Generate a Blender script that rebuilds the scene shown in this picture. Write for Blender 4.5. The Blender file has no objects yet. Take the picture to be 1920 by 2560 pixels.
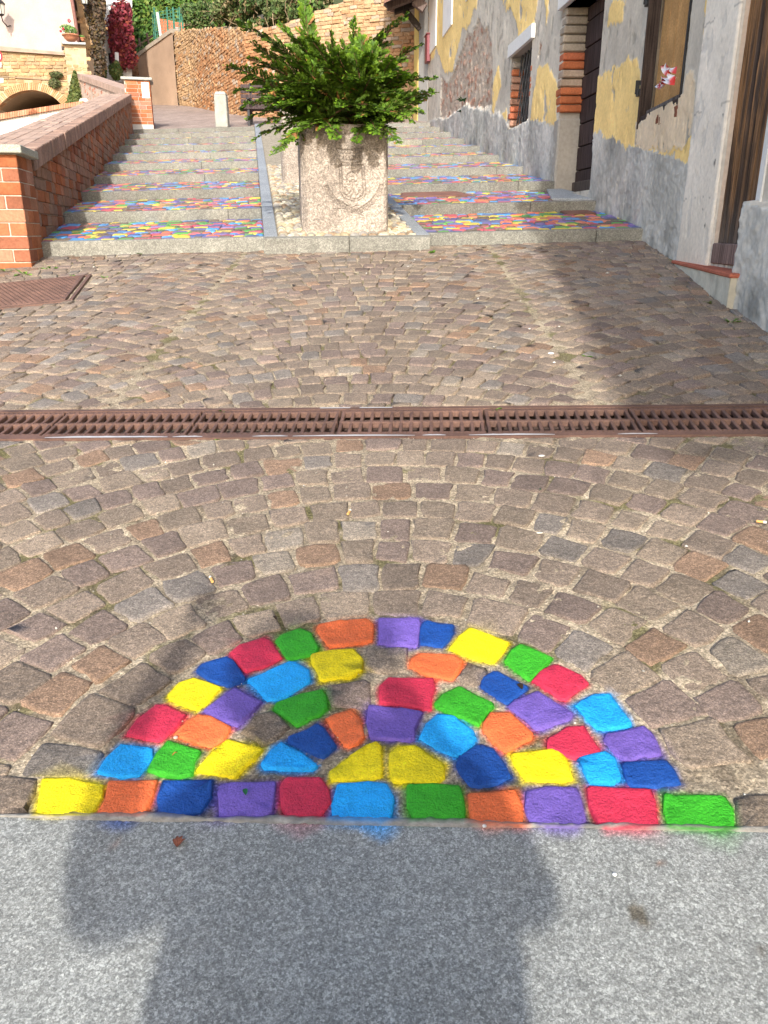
import bpy, bmesh, math, random
import numpy as np
from mathutils import Vector, Matrix
random.seed(7); RNG = np.random.default_rng(7)
SC = bpy.context.scene; COL = SC.collection

# ---------------------------------------------------------------- camera, sky, sun, exposure
F = 1967.0; PIT = math.atan((1280-579)/F); ZC = 1.2
cam = bpy.data.cameras.new('camera'); camo = bpy.data.objects.new('camera', cam); COL.objects.link(camo)
cam.sensor_fit = 'VERTICAL'; cam.sensor_height = 24.0; cam.lens = F/2560*24.0
cam.clip_start = 0.05; cam.clip_end = 2000
camo.location = (0, 0, ZC); camo.rotation_euler = (math.pi/2-PIT, 0, 0)
SC.camera = camo
EL = math.radians(29); AZ = math.radians(2.0)          # sun behind the viewer, a little to the right
w = bpy.data.worlds.new('World'); SC.world = w; w.use_nodes = True
nt = w.node_tree; nt.nodes.clear()
sky = nt.nodes.new('ShaderNodeTexSky'); sky.sky_type = 'NISHITA'; sky.sun_disc = False
sky.sun_elevation = EL; sky.sun_rotation = math.pi-AZ; sky.dust_density = 2.6; sky.ozone_density = 1.0; sky.air_density = 1.0
bg = nt.nodes.new('ShaderNodeBackground'); bg.inputs[1].default_value = 0.15
ow = nt.nodes.new('ShaderNodeOutputWorld'); nt.links.new(sky.outputs[0], bg.inputs[0]); nt.links.new(bg.outputs[0], ow.inputs[0])
sl = bpy.data.lights.new('sun', 'SUN'); sl.energy = 2.25; sl.angle = math.radians(1.0); sl.color = (1, .95, .87)
so = bpy.data.objects.new('sun', sl); COL.objects.link(so)
travel = Vector((-math.sin(AZ)*math.cos(EL), math.cos(AZ)*math.cos(EL), -math.sin(EL)))
so.rotation_euler = travel.to_track_quat('-Z', 'Y').to_euler()
SC.view_settings.view_transform = 'Standard'; SC.view_settings.look = 'None'
SC.view_settings.exposure = 1.12; SC.view_settings.gamma = 1; SC.view_settings.use_curve_mapping = False

# ---------------------------------------------------------------- measured geometry
def ray(px, py):
    cx = (px-960)/F; cy = (1280-py)/F
    return Vector((cx, math.cos(PIT)+cy*math.sin(PIT), -math.sin(PIT)+cy*math.cos(PIT)))
def A(px, py, Y):
    d = ray(px, py); t = Y/d.y; return Vector((t*d.x, Y, ZC+t*d.z))
GA, GB = 0.14866, 0.027
def gz(x, y): return GA*y+GB*x
def G(px, py):
    d = ray(px, py); t = ZC/(GA*d.y+GB*d.x-d.z); return (t*d.x, t*d.y)
SEG = [(2.28, 8.0, .0345), (2.28, 8.0, -.0875)]
def W(px, py, s):
    d = ray(px, py); x0, y0, m = SEG[s]
    t = (x0-m*y0)/(d.x-m*d.y); return (t*d.y, ZC+t*d.z)
def xw(y):
    return 2.28+(.0345 if y < 8 else -.0875)*(y-8)
NSTEP = 10
def y_n(n): return 7.24+1.543*(n-1)
def stz(n, x): return 1.176+.2770*(n-1)+.022*(x+.0)
RISE = .096
def xl(y): return -2.93-.2333*(y-7.19)          # parapet wall, stair side
def sl_(y): return -1.023-.151*(y-7.12)          # middle ramp, left edge
def sr_(y): return .392-.145*(y-7.12)            # middle ramp, right edge
def rampz(x, y): return 1.168+.1795*(y-7.12)+.01*x
def platz(x, y): return 3.665+.18*(y-21.2)+.022*x

# ---------------------------------------------------------------- noise
_T = RNG.random((256, 256))
def vn(x, y, s=0):
    x = np.asarray(x, float)+s*17.3; y = np.asarray(y, float)+s*31.7
    xi = np.floor(x).astype(int); yi = np.floor(y).astype(int); fx = x-xi; fy = y-yi
    fx = fx*fx*(3-2*fx); fy = fy*fy*(3-2*fy)
    a = _T[xi % 256, yi % 256]; b = _T[(xi+1) % 256, yi % 256]; c = _T[xi % 256, (yi+1) % 256]; d = _T[(xi+1) % 256, (yi+1) % 256]
    return (a*(1-fx)+b*fx)*(1-fy)+(c*(1-fx)+d*fx)*fy
def fbm(x, y, s=0, o=4):
    r = 0; a = .5; k = 1
    for i in range(o):
        r = r+a*(vn(x*k, y*k, s+i)-.5); a *= .5; k *= 2.03
    return r*2
def hsh(i, j, s=0):
    return _T[(np.asarray(i).astype(int)*7+s*13) % 256, (np.asarray(j).astype(int)*3+s*29) % 256]
def pip(X, Y, poly):
    r = np.zeros(np.shape(X), bool); n = len(poly)
    for i in range(n):
        x1, y1 = poly[i]; x2, y2 = poly[(i+1) % n]
        if y1 == y2: continue
        c = ((y1 > Y) != (y2 > Y)) & (X < (x2-x1)*(Y-y1)/(y2-y1)+x1)
        r ^= c
    return r
def S2L(c): return tuple(((v/255)/12.92 if v <= 10 else ((v/255+.055)/1.055)**2.4) for v in c)

# ---------------------------------------------------------------- materials
def mat(name, rough=.85, var=((3, .15), (40, .15)), speck=None, bump=((60, .3, .01),), spec=.3, attr=True, col=(.5, .5, .5), dark=None):
    """col or vertex colour x noises; speck=(scale, amount, density) bright/dark grains; bump=(scale, strength, distance)"""
    m = bpy.data.materials.new(name); m.use_nodes = True; t = m.node_tree; N = t.nodes; L = t.links
    b = N['Principled BSDF']; b.inputs['Roughness'].default_value = rough; b.inputs['Specular IOR Level'].default_value = spec
    geo = N.new('ShaderNodeNewGeometry')
    if attr:
        a = N.new('ShaderNodeVertexColor'); a.layer_name = 'Col'; c = a.outputs['Color']
    else:
        a = N.new('ShaderNodeRGB'); a.outputs[0].default_value = (*col, 1); c = a.outputs[0]
    fac = None
    for sc, am in var:
        n = N.new('ShaderNodeTexNoise'); n.inputs['Scale'].default_value = sc; n.inputs['Detail'].default_value = 4
        L.new(geo.outputs['Position'], n.inputs['Vector'])
        r = N.new('ShaderNodeMapRange'); r.inputs[1].default_value = .3; r.inputs[2].default_value = .7
        r.inputs[3].default_value = 1-am; r.inputs[4].default_value = 1+am; L.new(n.outputs[0], r.inputs[0])
        if fac is None: fac = r.outputs[0]
        else:
            q = N.new('ShaderNodeMath'); q.operation = 'MULTIPLY'; L.new(fac, q.inputs[0]); L.new(r.outputs[0], q.inputs[1]); fac = q.outputs[0]
    if speck:
        for k, (sc, am) in enumerate(speck):
            v = N.new('ShaderNodeTexVoronoi'); v.inputs['Scale'].default_value = sc; L.new(geo.outputs['Position'], v.inputs['Vector'])
            sp = N.new('ShaderNodeSeparateColor'); L.new(v.outputs['Color'], sp.inputs[0])
            r = N.new('ShaderNodeMapRange'); r.inputs[3].default_value = 1-am; r.inputs[4].default_value = 1+am*1.1
            pw = N.new('ShaderNodeMath'); pw.operation = 'POWER'; pw.inputs[1].default_value = 1.6
            L.new(sp.outputs[0], pw.inputs[0]); L.new(pw.outputs[0], r.inputs[0])
            q = N.new('ShaderNodeMath'); q.operation = 'MULTIPLY'; L.new(fac, q.inputs[0]); L.new(r.outputs[0], q.inputs[1]); fac = q.outputs[0]
    mx = N.new('ShaderNodeVectorMath'); mx.operation = 'SCALE'; L.new(c, mx.inputs[0]); L.new(fac, mx.inputs['Scale'])
    L.new(mx.outputs[0], b.inputs['Base Color'])
    last = None
    for sc, st, di in bump:
        n = N.new('ShaderNodeTexNoise'); n.inputs['Scale'].default_value = sc; n.inputs['Detail'].default_value = 5; n.inputs['Roughness'].default_value = .65
        L.new(geo.outputs['Position'], n.inputs['Vector'])
        bp = N.new('ShaderNodeBump'); bp.inputs['Strength'].default_value = st; bp.inputs['Distance'].default_value = di
        L.new(n.outputs[0], bp.inputs['Height'])
        if last is not None: L.new(last, bp.inputs['Normal'])
        last = bp.outputs[0]
    if last is not None: L.new(last, b.inputs['Normal'])
    return m
M = {}
M['porphyry'] = mat('porphyry', .8, ((9, .14), (70, .2)), ((330, .34), (700, .22)), ((55, .55, .012), (260, .5, .004)), .35)
M['paint'] = mat('paint_on_stone', .55, ((5, .10), (38, .10)), ((420, .12),), ((50, .55, .010), (200, .6, .004)), .3)
M['sand'] = mat('joint_sand', .95, ((12, .2), (90, .25)), ((240, .38),), ((120, .8, .008), (420, .6, .003)), .1)
M['granite'] = mat('grey_granite', .75, ((1.3, .10), (9, .07), (60, .13)), ((240, .30), (460, .30)), ((150, .45, .004),), .3)
M['riser'] = mat('stair_granite', .85, ((3, .16), (22, .14)), ((120, .25), (260, .2)), ((60, .4, .008),), .2)
M['planter'] = mat('pink_granite', .85, ((6, .06), (60, .18)), ((120, .34),), ((75, .7, .012), (220, .7, .005)), .2)
M['brick'] = mat('brick', .9, ((5, .18), (50, .16)), None, ((60, .5, .008), (250, .4, .003)), .15)
M['mortar'] = mat('mortar', .95, ((6, .15), (60, .18)), None, ((80, .6, .006),), .1)
M['render'] = mat('plaster', .92, ((2.2, .10), (30, .09)), None, ((22, .35, .012), (120, .4, .004)), .12)
M['iron'] = mat('rusty_iron', .62, ((9, .25), (120, .22)), None, ((180, .5, .003),), .4)
M['white'] = mat('white_paint', .7, ((3, .06), (40, .05)), None, ((30, .3, .006),), .25)
M['wood'] = mat('wood', .8, ((4, .12), (60, .1)), None, ((90, .4, .004),), .2)
M['leaf'] = mat('leaf', .6, ((8, .2), (60, .12)), None, (), .3)
M['cloth'] = mat('cloth', .85, ((20, .1),), None, ((200, .3, .002),), .2)
M['plastic'] = mat('smooth_surface', .4, ((10, .05),), None, (), .4)
M['far'] = mat('far_masonry', .95, ((.8, .12), (6, .15)), None, ((8, .5, .03),), .05)
def streaky(m, sc=(60, 60, 3), am=.5):
    """wood grain: noise stretched along Z"""
    t = m.node_tree; N = t.nodes; L = t.links; b = N['Principled BSDF']
    src = b.inputs['Base Color'].links[0].from_socket
    geo = N.new('ShaderNodeNewGeometry'); mp = N.new('ShaderNodeMapping'); mp.inputs['Scale'].default_value = sc
    n = N.new('ShaderNodeTexNoise'); n.inputs['Scale'].default_value = 1; n.inputs['Detail'].default_value = 5
    L.new(geo.outputs['Position'], mp.inputs[0]); L.new(mp.outputs[0], n.inputs['Vector'])
    r = N.new('ShaderNodeMapRange'); r.inputs[1].default_value = .35; r.inputs[2].default_value = .65
    r.inputs[3].default_value = 1-am; r.inputs[4].default_value = 1+am; L.new(n.outputs[0], r.inputs[0])
    v = N.new('ShaderNodeVectorMath'); v.operation = 'SCALE'; L.new(src, v.inputs[0]); L.new(r.outputs[0], v.inputs['Scale'])
    L.new(v.outputs[0], b.inputs['Base Color'])
    bp = N.new('ShaderNodeBump'); bp.inputs['Strength'].default_value = .5; bp.inputs['Distance'].default_value = .006
    L.new(n.outputs[0], bp.inputs['Height']); L.new(bp.outputs[0], b.inputs['Normal'])
streaky(M['wood'])
M['streak'] = mat('weather_streaked_plaster', .95, ((3, .12), (30, .1)), None, ((22, .35, .012),), .05)
streaky(M['streak'], (5, 5, .8), .16)

# ---------------------------------------------------------------- mesh helpers
def tag(o, label=None, cat=None, group=None, kind=None):
    if label: o['label'] = label
    if cat: o['category'] = cat
    if group: o['group'] = group
    if kind: o['kind'] = kind
    return o
def mkmesh(name, V, Fc, m, cols=None, smooth=False):
    me = bpy.data.meshes.new(name)
    V = np.asarray(V, dtype=np.float32)
    if isinstance(Fc, np.ndarray):
        n = Fc.shape[1]; me.vertices.add(len(V)); me.vertices.foreach_set('co', V.ravel())
        me.loops.add(Fc.size); me.loops.foreach_set('vertex_index', Fc.astype(np.int32).ravel())
        me.polygons.add(len(Fc)); me.polygons.foreach_set('loop_start', np.arange(0, Fc.size, n, dtype=np.int32))
        me.update(calc_edges=True)
    else:
        me.from_pydata([tuple(map(float, v)) for v in V], [], Fc)
    if cols is not None:
        a = me.color_attributes.new('Col', 'FLOAT_COLOR', 'POINT')
        c = np.asarray(cols, dtype=np.float32)
        if c.ndim == 1: c = np.tile(c, (len(V), 1))
        if c.shape[1] == 3: c = np.hstack([c, np.ones((len(c), 1), np.float32)])
        a.data.foreach_set('color', np.ascontiguousarray(c).ravel())
    if smooth: me.polygons.foreach_set('use_smooth', np.ones(len(me.polygons), bool))
    me.materials.append(M[m] if isinstance(m, str) else m)
    me.validate(); me.update()
    return me
def obj(name, V, Fc, m, parent=None, cols=None, smooth=False, **k):
    me = mkmesh(name, V, Fc, m, cols, smooth)
    o = bpy.data.objects.new(name, me); COL.objects.link(o)
    if parent is not None:
        o.parent = parent; o.matrix_parent_inverse = wm(parent).inverted()
    return tag(o, **k)
def wm(o):
    m = Matrix.Translation(o.location)
    return (wm(o.parent) @ o.matrix_parent_inverse @ m) if o.parent else m
def empty(name, loc=(0, 0, 0), parent=None, **k):
    o = bpy.data.objects.new(name, None); COL.objects.link(o); o.location = loc; o.empty_display_size = .2
    if parent is not None: o.parent = parent; o.matrix_parent_inverse = wm(parent).inverted()
    return tag(o, **k)
class Buf:
    def __init__(s): s.V = []; s.F = []; s.C = []; s.n = 0
    def add(s, V, Fc, C):
        V = np.asarray(V, float); C = np.asarray(C, float)
        if C.ndim == 1: C = np.tile(C, (len(V), 1))
        s.F += [tuple(i+s.n for i in f) for f in Fc]; s.V.append(V); s.C.append(C[:, :3]); s.n += len(V); return s
    def make(s, name, m, parent=None, smooth=False, **k):
        if not s.n: return None
        return obj(name, np.vstack(s.V), s.F, m, parent, np.vstack(s.C), smooth, **k)
def box8(p, q=None):
    """faces of a hexahedron: bottom 0-3 ccw, top 4-7"""
    return [(3, 2, 1, 0), (4, 5, 6, 7), (0, 1, 5, 4), (1, 2, 6, 5), (2, 3, 7, 6), (3, 0, 4, 7)]
HEX = box8(0)
def bx(x0, x1, y0, y1, z0, z1):
    return np.array([(x0, y0, z0), (x1, y0, z0), (x1, y1, z0), (x0, y1, z0), (x0, y0, z1), (x1, y0, z1), (x1, y1, z1), (x0, y1, z1)], float)
def cham(P8, c):
    """chamfered box from 8 corners -> 24 verts"""
    P8 = np.asarray(P8, float); V = []; idx = {}
    nb = {0: (1, 3, 4), 1: (0, 2, 5), 2: (3, 1, 6), 3: (2, 0, 7), 4: (5, 7, 0), 5: (4, 6, 1), 6: (7, 5, 2), 7: (6, 4, 3)}
    fl = HEX
    def inward(i, f):
        v = P8[i].copy(); k = f.index(i); a = f[k-1]; b = f[(k+1) % 4]
        for o in (a, b):
            d = P8[o]-P8[i]; L = np.linalg.norm(d)
            v += d/L*min(c, L*.4)
        return v
    faces = []
    for fi, f in enumerate(fl):
        r = []
        for i in f:
            idx[(fi, i)] = len(V); r.append(len(V)); V.append(inward(i, f))
        faces.append(tuple(r))
    done = set()
    for fi, f in enumerate(fl):
        for k in range(4):
            a, b = f[k], f[(k+1) % 4]; e = frozenset((a, b))
            if e in done: continue
            for fj, g in enumerate(fl):
                if fj != fi and a in g and b in g:
                    faces.append((idx[(fi, b)], idx[(fi, a)], idx[(fj, a)], idx[(fj, b)])); done.add(e)
    for i in range(8):
        r = [idx[(fi, i)] for fi, f in enumerate(fl) if i in f]
        n = np.cross(V[r[1]]-V[r[0]], V[r[2]]-V[r[0]])
        if np.dot(n, P8[i]-P8.mean(0)) < 0: r = r[::-1]
        faces.append(tuple(r))
    return np.array(V), faces
def boxo(name, P8, m, col, parent=None, c=.0, **k):
    if c: V, Fc = cham(P8, c)
    else: V, Fc = P8, HEX
    return obj(name, V, Fc, m, parent, np.array(col), **k)
def tube(pts, rad, sides=8, closed=False):
    pts = [Vector(p) for p in pts]; V = []; Fc = []; n = len(pts)
    up = Vector((0, 0, 1)); prev = None
    for i, p in enumerate(pts):
        d = (pts[min(i+1, n-1)]-pts[max(i-1, 0)]).normalized()
        a = d.cross(up)
        if a.length < 1e-3: a = d.cross(Vector((1, 0, 0)))
        if prev is not None:
            a = prev-d*prev.dot(d)
        a.normalize(); prev = a; b = d.cross(a)
        r = rad[i] if hasattr(rad, '__len__') else rad
        for s in range(sides):
            t = 2*math.pi*s/sides; V.append(p+a*math.cos(t)*r+b*math.sin(t)*r)
    for i in range(n-1):
        for s in range(sides):
            s2 = (s+1) % sides; Fc.append((i*sides+s, i*sides+s2, (i+1)*sides+s2, (i+1)*sides+s))
    Fc.append(tuple(range(sides))[::-1]); Fc.append(tuple(range((n-1)*sides, n*sides)))
    return np.array([tuple(v) for v in V]), Fc
def lathe(prof, c, n=20):
    V = []; Fc = []
    for r, z in prof:
        for s in range(n):
            t = 2*math.pi*s/n; V.append((c[0]+r*math.cos(t), c[1]+r*math.sin(t), c[2]+z))
    for i in range(len(prof)-1):
        for s in range(n):
            s2 = (s+1) % n; Fc.append((i*n+s, i*n+s2, (i+1)*n+s2, (i+1)*n+s))
    return np.array(V), Fc

def clip(poly, a, b, c):
    """keep a*x+b*y<=c"""
    out = []; n = len(poly)
    for i in range(n):
        p = poly[i]; q = poly[(i+1) % n]; dp = a*p[0]+b*p[1]-c; dq = a*q[0]+b*q[1]-c
        if dp <= 0: out.append(p)
        if dp*dq < 0:
            t = dp/(dp-dq); out.append((p[0]+(q[0]-p[0])*t, p[1]+(q[1]-p[1])*t))
    return out
def area(p):
    return .5*sum(p[i][0]*p[(i+1) % len(p)][1]-p[(i+1) % len(p)][0]*p[i][1] for i in range(len(p)))
def cen(p): return (sum(q[0] for q in p)/len(p), sum(q[1] for q in p)/len(p))
def ring(poly, jit=.003, gap=.007, corner=.2, mids=True):
    """inset, corner-cut, jittered outline of a stone"""
    if area(poly) < 0: poly = poly[::-1]
    ml = .12*math.sqrt(abs(area(poly))); q_ = []
    for p in poly:
        if (not q_ or math.dist(p, q_[-1]) > ml) and (not q_ or p is not poly[-1] or math.dist(p, q_[0]) > ml): q_.append(p)
    if len(q_) > 2: poly = q_
    c = cen(poly); n = len(poly); out = []
    R = math.sqrt(abs(area(poly)))
    k = max(.3, 1-2*gap/max(R, .01))
    poly = [(c[0]+(p[0]-c[0])*k, c[1]+(p[1]-c[1])*k) for p in poly]
    for i in range(n):
        p = poly[i]; a = poly[i-1]; b = poly[(i+1) % n]
        la = math.dist(p, a); lb = math.dist(p, b); t = min(corner*R*random.uniform(.5, 1.3), .4*la, .4*lb)
        if la > 1e-6 and lb > 1e-6:
            out.append((p[0]+(a[0]-p[0])/la*t, p[1]+(a[1]-p[1])/la*t)); out.append((p[0]+(b[0]-p[0])/lb*t, p[1]+(b[1]-p[1])/lb*t))
            if mids and lb > .65*R:
                out.append(((p[0]+b[0])/2, (p[1]+b[1])/2))
    jc = lambda: max(-1.4*jit, min(1.4*jit, random.gauss(0, jit)))
    return [(x+jc(), y+jc()) for x, y in out]
def stone(out, frame, top=.0, bot=-.03, inset=.008, drop=.004, dome=.0015, tilt=.02, rough=.0012, col=(.5, .5, .5), colf=None):
    """one set stone: outline -> top fan, rounded shoulder, sides"""
    c = cen(out); n = len(out); R = math.sqrt(abs(area(out)))
    tx, ty = random.gauss(0, tilt), random.gauss(0, tilt)
    def hh(p): return tx*(p[0]-c[0])+ty*(p[1]-c[1])
    k1 = 1-inset*2/max(R, .02)
    P = [(c[0], c[1], top+dome+random.gauss(0, rough))]
    k2 = k1*.87
    for p in out:
        q = (c[0]+(p[0]-c[0])*k2, c[1]+(p[1]-c[1])*k2); P.append((q[0], q[1], top+dome*.7+hh(q)+random.gauss(0, rough)))
    for p in out:
        q = (c[0]+(p[0]-c[0])*k1, c[1]+(p[1]-c[1])*k1); P.append((q[0], q[1], top+hh(q)+random.gauss(0, rough)))
    for p in out: P.append((p[0], p[1], top-drop+hh(p)))
    for p in out:
        q = (c[0]+(p[0]-c[0])*1.03, c[1]+(p[1]-c[1])*1.03); P.append((q[0], q[1], bot))
    V = np.array([frame(*p) for p in P]); Fc = []
    for i in range(n):
        j = (i+1) % n
        Fc.append((0, 1+i, 1+j))
        for r in range(3):
            a = 1+r*n; Fc.append((a+i, a+n+i, a+n+j, a+j))
    if colf is not None: C = np.array([colf(p[0], p[1], p[2]) for p in P])
    else: C = np.tile(np.array(col, float), (len(P), 1))
    return V, Fc, C
def gframe(x, y, h): return (x, y, gz(x, y)+h)

# ---------------------------------------------------------------- paint colours
PAINT = {'yellow': (.95, .76, .008), 'orange': (.90, .185, .055), 'blue': (.010, .075, .34), 'purple': (.185, .115, .47),
         'red': (.66, .035, .085), 'sky': (.015, .39, .90), 'green': (.045, .42, .02)}
def porph():
    r = random.random(); b = random.uniform(.82, 1.2)
    if r < .07: c = (.30, .19, .12)
    elif r < .16: c = (.215, .205, .19)
    elif r < .40: c = (.30, .245, .185)
    elif r < .60: c = (.215, .165, .145)
    elif r < .64: c = (.34, .305, .25)
    else: c = (.255, .205, .16)
    k = .35
    return tuple((v*(1-k)+m_*k)*b*t_ for v, m_, t_ in zip(c, (.245, .19, .15), (1.0, .975, .945)))

# ================================================================ GROUND
KX = ((-.7245, 1.205), (.688, 1.136))
def kerb_y(x): return 1.1698-.0489*x
def drain_y0(x): return 2.998-.058*x+0*.0        # near edge
def drain_y1(x): return 3.318-.050*x
dl0 = G(0, 1100); dr0 = G(1920, 1088); dl1 = G(0, 1028); dr1 = G(1920, 1011)
def lin(a, b):
    m = (b[1]-a[1])/(b[0]-a[0]); return lambda x: a[1]+m*(x-a[0])
drain_y0 = lin(dl0, dr0); drain_y1 = lin(dl1, dr1)

def gridobj(name, x0, x1, y0, y1, step, zf, m, colf, parent=None, keep=None, **k):
    nx = int((x1-x0)/step)+1; ny = int((y1-y0)/step)+1
    X, Y = np.meshgrid(np.linspace(x0, x1, nx), np.linspace(y0, y1, ny), indexing='ij')
    Z = zf(X, Y); V = np.stack([X, Y, Z], -1).reshape(-1, 3)
    I = np.arange(nx*ny).reshape(nx, ny)
    Fc = np.stack([I[:-1, :-1], I[1:, :-1], I[1:, 1:], I[:-1, 1:]], -1).reshape(-1, 4)
    if keep is not None:
        cx = V[Fc].mean(1); Fc = Fc[keep(cx[:, 0], cx[:, 1])]
    return obj(name, V, Fc, m, parent, colf(X, Y).reshape(-1, 3), True, **k)

# painted and plain stones of the half disc, measured one by one: (colour, outline) in two zoomed views
RB = [('A', 'yellow', [(185,775),(290,770),(447,797),(440,850),(395,932),(155,935),(170,870)]),
('A', 'orange', [(470,785),(680,780),(655,850),(620,932),(418,920),(455,860)]),
('A', 'blue', [(705,780),(920,775),(915,850),(870,912),(790,935),(690,925),(680,860)]),
('A', 'purple', [(955,795),(1010,785),(1185,790),(1175,915),(1130,935),(950,935),(940,850)]),
('A', 'red', [(1235,768),(1385,768),(1420,820),(1425,880),(1385,935),(1240,930),(1210,880),(1212,800)]),
('A', 'sky', [(1460,795),(1600,785),(1665,795),(1700,860),(1690,940),(1650,960),(1440,945),(1437,870)]),
('A', 'sky', [(520,625),(660,640),(655,690),(600,762),(510,765),(425,745),(450,690)]),
('A', 'green', [(725,610),(865,650),(825,755),(780,765),(635,740),(680,660)]),
('A', 'yellow', [(985,603),(1138,645),(1080,700),(1020,765),(850,735),(920,650)]),
('A', 'sky', [(1215,617),(1300,660),(1372,710),(1350,728),(1150,730),(1130,705),(1170,650)]),
('A', 'yellow', [(1625,612),(1648,640),(1650,760),(1600,775),(1430,780),(1425,735),(1510,680),(1580,630)]),
('A', 'red', [(670,455),(720,455),(803,490),(740,570),(690,612),(545,580),(600,510)]),
('A', 'orange', [(850,498),(905,500),(998,550),(960,600),(905,632),(840,615),(755,582),(800,530)]),
('A', None, [(1100,500),(1170,480),(1250,545),(1200,600),(1140,630),(1040,570)]),
('A', 'blue', [(1370,532),(1405,560),(1450,635),(1400,675),(1245,615),(1245,590),(1330,560)]),
('A', 'orange', [(1520,478),(1560,520),(1578,590),(1555,615),(1510,632),(1480,615),(1408,520),(1440,495)]),
('A', 'yellow', [(835,335),(958,380),(900,435),(850,472),(730,432),(725,410),(770,360)]),
('A', 'purple', [(1015,378),(1130,440),(1080,490),(1025,542),(960,520),(878,480),(940,430)]),
('A', 'green', [(1390,385),(1412,420),(1412,470),(1380,500),(1285,540),(1240,510),(1185,470),(1200,440),(1300,405)]),
('A', None, [(1420,370),(1570,345),(1600,360),(1605,450),(1570,475),(1430,455),(1415,400)]),
('A', 'blue', [(975,245),(1010,260),(1060,335),(985,370),(900,345),(845,305),(870,275)]),
('A', 'red', [(1140,163),(1175,180),(1218,250),(1160,285),(1065,307),(1030,275),(992,230),(1040,195)]),
('A', 'green', [(1290,123),(1340,140),(1380,210),(1350,235),(1250,255),(1215,220),(1190,180),(1220,150)]),
('A', 'orange', [(1370,110),(1480,90),(1590,85),(1612,110),(1605,175),(1530,190),(1420,200),(1400,170),(1370,130)]),
('A', 'sky', [(1260,265),(1330,300),(1345,350),(1300,380),(1200,432),(1150,430),(1070,345),(1150,310)]),
('A', 'yellow', [(1345,235),(1430,220),(1525,210),(1565,255),(1565,305),(1520,325),(1385,350),(1370,310),(1345,270)]),
('B', 'purple', [(-20,80),(150,78),(157,100),(145,200),(60,198),(-22,185)]),
('B', 'blue', [(180,90),(300,108),(300,140),(255,203),(155,190),(155,120)]),
('B', 'yellow', [(370,120),(538,183),(520,215),(470,270),(380,250),(280,210),(320,160)]),
('B', 'orange', [(150,228),(300,238),(342,262),(325,300),(290,345),(200,325),(108,290),(115,255)]),
('B', None, [(-75,215),(60,200),(105,205),(98,310),(-20,315),(-80,290)]),
('B', None, [(360,270),(430,290),(450,310),(400,375),(340,360),(310,340),(345,300)]),
('B', 'green', [(590,192),(728,250),(680,300),(630,345),(590,320),(520,265),(545,220)]),
('B', 'red', [(740,275),(850,325),(880,360),(780,430),(720,400),(638,350),(680,300)]),
('B', 'blue', [(480,305),(625,375),(600,400),(530,452),(480,420),(412,375),(430,330)]),
('B', 'purple', [(660,395),(815,490),(800,515),(665,555),(620,520),(538,465),(570,430)]),
('B', 'sky', [(905,408),(975,405),(1070,530),(1040,545),(920,557),(880,520),(822,455),(860,430)]),
('B', 'green', [(325,372),(475,455),(440,490),(405,542),(310,500),(218,455),(250,410)]),
('B', 'red', [(15,340),(210,342),(215,380),(200,475),(130,460),(-15,440),(-15,370)]),
('B', 'purple', [(-70,455),(70,468),(165,480),(130,560),(125,605),(60,608),(-60,590),(-75,520)]),
('B', 'sky', [(230,492),(300,500),(385,570),(400,600),(345,672),(290,670),(155,600),(180,540)]),
('B', 'orange', [(465,485),(540,485),(640,575),(630,595),(520,652),(480,620),(430,570),(430,530)]),
('B', 'red', [(790,550),(860,545),(940,655),(880,670),(830,685),(710,640),(705,600)]),
('B', 'purple', [(960,580),(1120,545),(1150,570),(1198,660),(1130,672),(1050,695),(1000,670),(955,610)]),
('B', 'yellow', [(70,632),(140,630),(262,710),(255,770),(230,790),(50,785),(30,760),(25,660)]),
('B', 'blue', [(410,625),(480,650),(510,690),(555,760),(500,790),(400,805),(370,800),(315,720),(330,670)]),
('B', 'yellow', [(550,665),(740,640),(790,690),(808,775),(640,780),(610,770),(560,700)]),
('B', 'sky', [(850,675),(965,658),(1000,690),(1025,770),(1000,788),(890,790),(860,730),(840,690)]),
('B', 'blue', [(1030,705),(1210,690),(1250,730),(1280,790),(1230,800),(1120,808),(1060,800),(1035,750)]),
('B', 'green', [(100,800),(200,797),(325,805),(340,850),(355,910),(340,948),(130,942),(105,900)]),
('B', 'orange', [(365,840),(570,825),(595,880),(608,980),(590,985),(450,975),(380,955),(370,890)]),
('B', 'purple', [(620,825),(700,808),(825,812),(850,860),(870,960),(820,997),(710,995),(640,960),(615,900)]),
('B', 'red', [(880,810),(1150,820),(1175,880),(1178,970),(1130,985),(960,1005),(920,960),(890,880)]),
('B', 'green', [(1210,835),(1260,845),(1465,852),(1500,900),(1510,990),(1450,1008),(1230,990),(1215,920)]),
('A', None, [(-75,755),(165,768),(140,850),(118,922),(-75,925)]), ('A', None, [(-300,750),(-90,755),(-90,925),(-300,925)]),
('B', None, [(1515,855),(1640,840),(1735,845),(1745,1000),(1535,1000)]), ('B', None, [(1760,845),(1960,840),(1970,1005),(1765,1005)])]
rb = []
for v, c, P in RB:
    ox = 0 if v == 'A' else 960
    rb.append((c, [G(ox+x/1.728, 1500+y/1.728) for x, y in P]))
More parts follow.
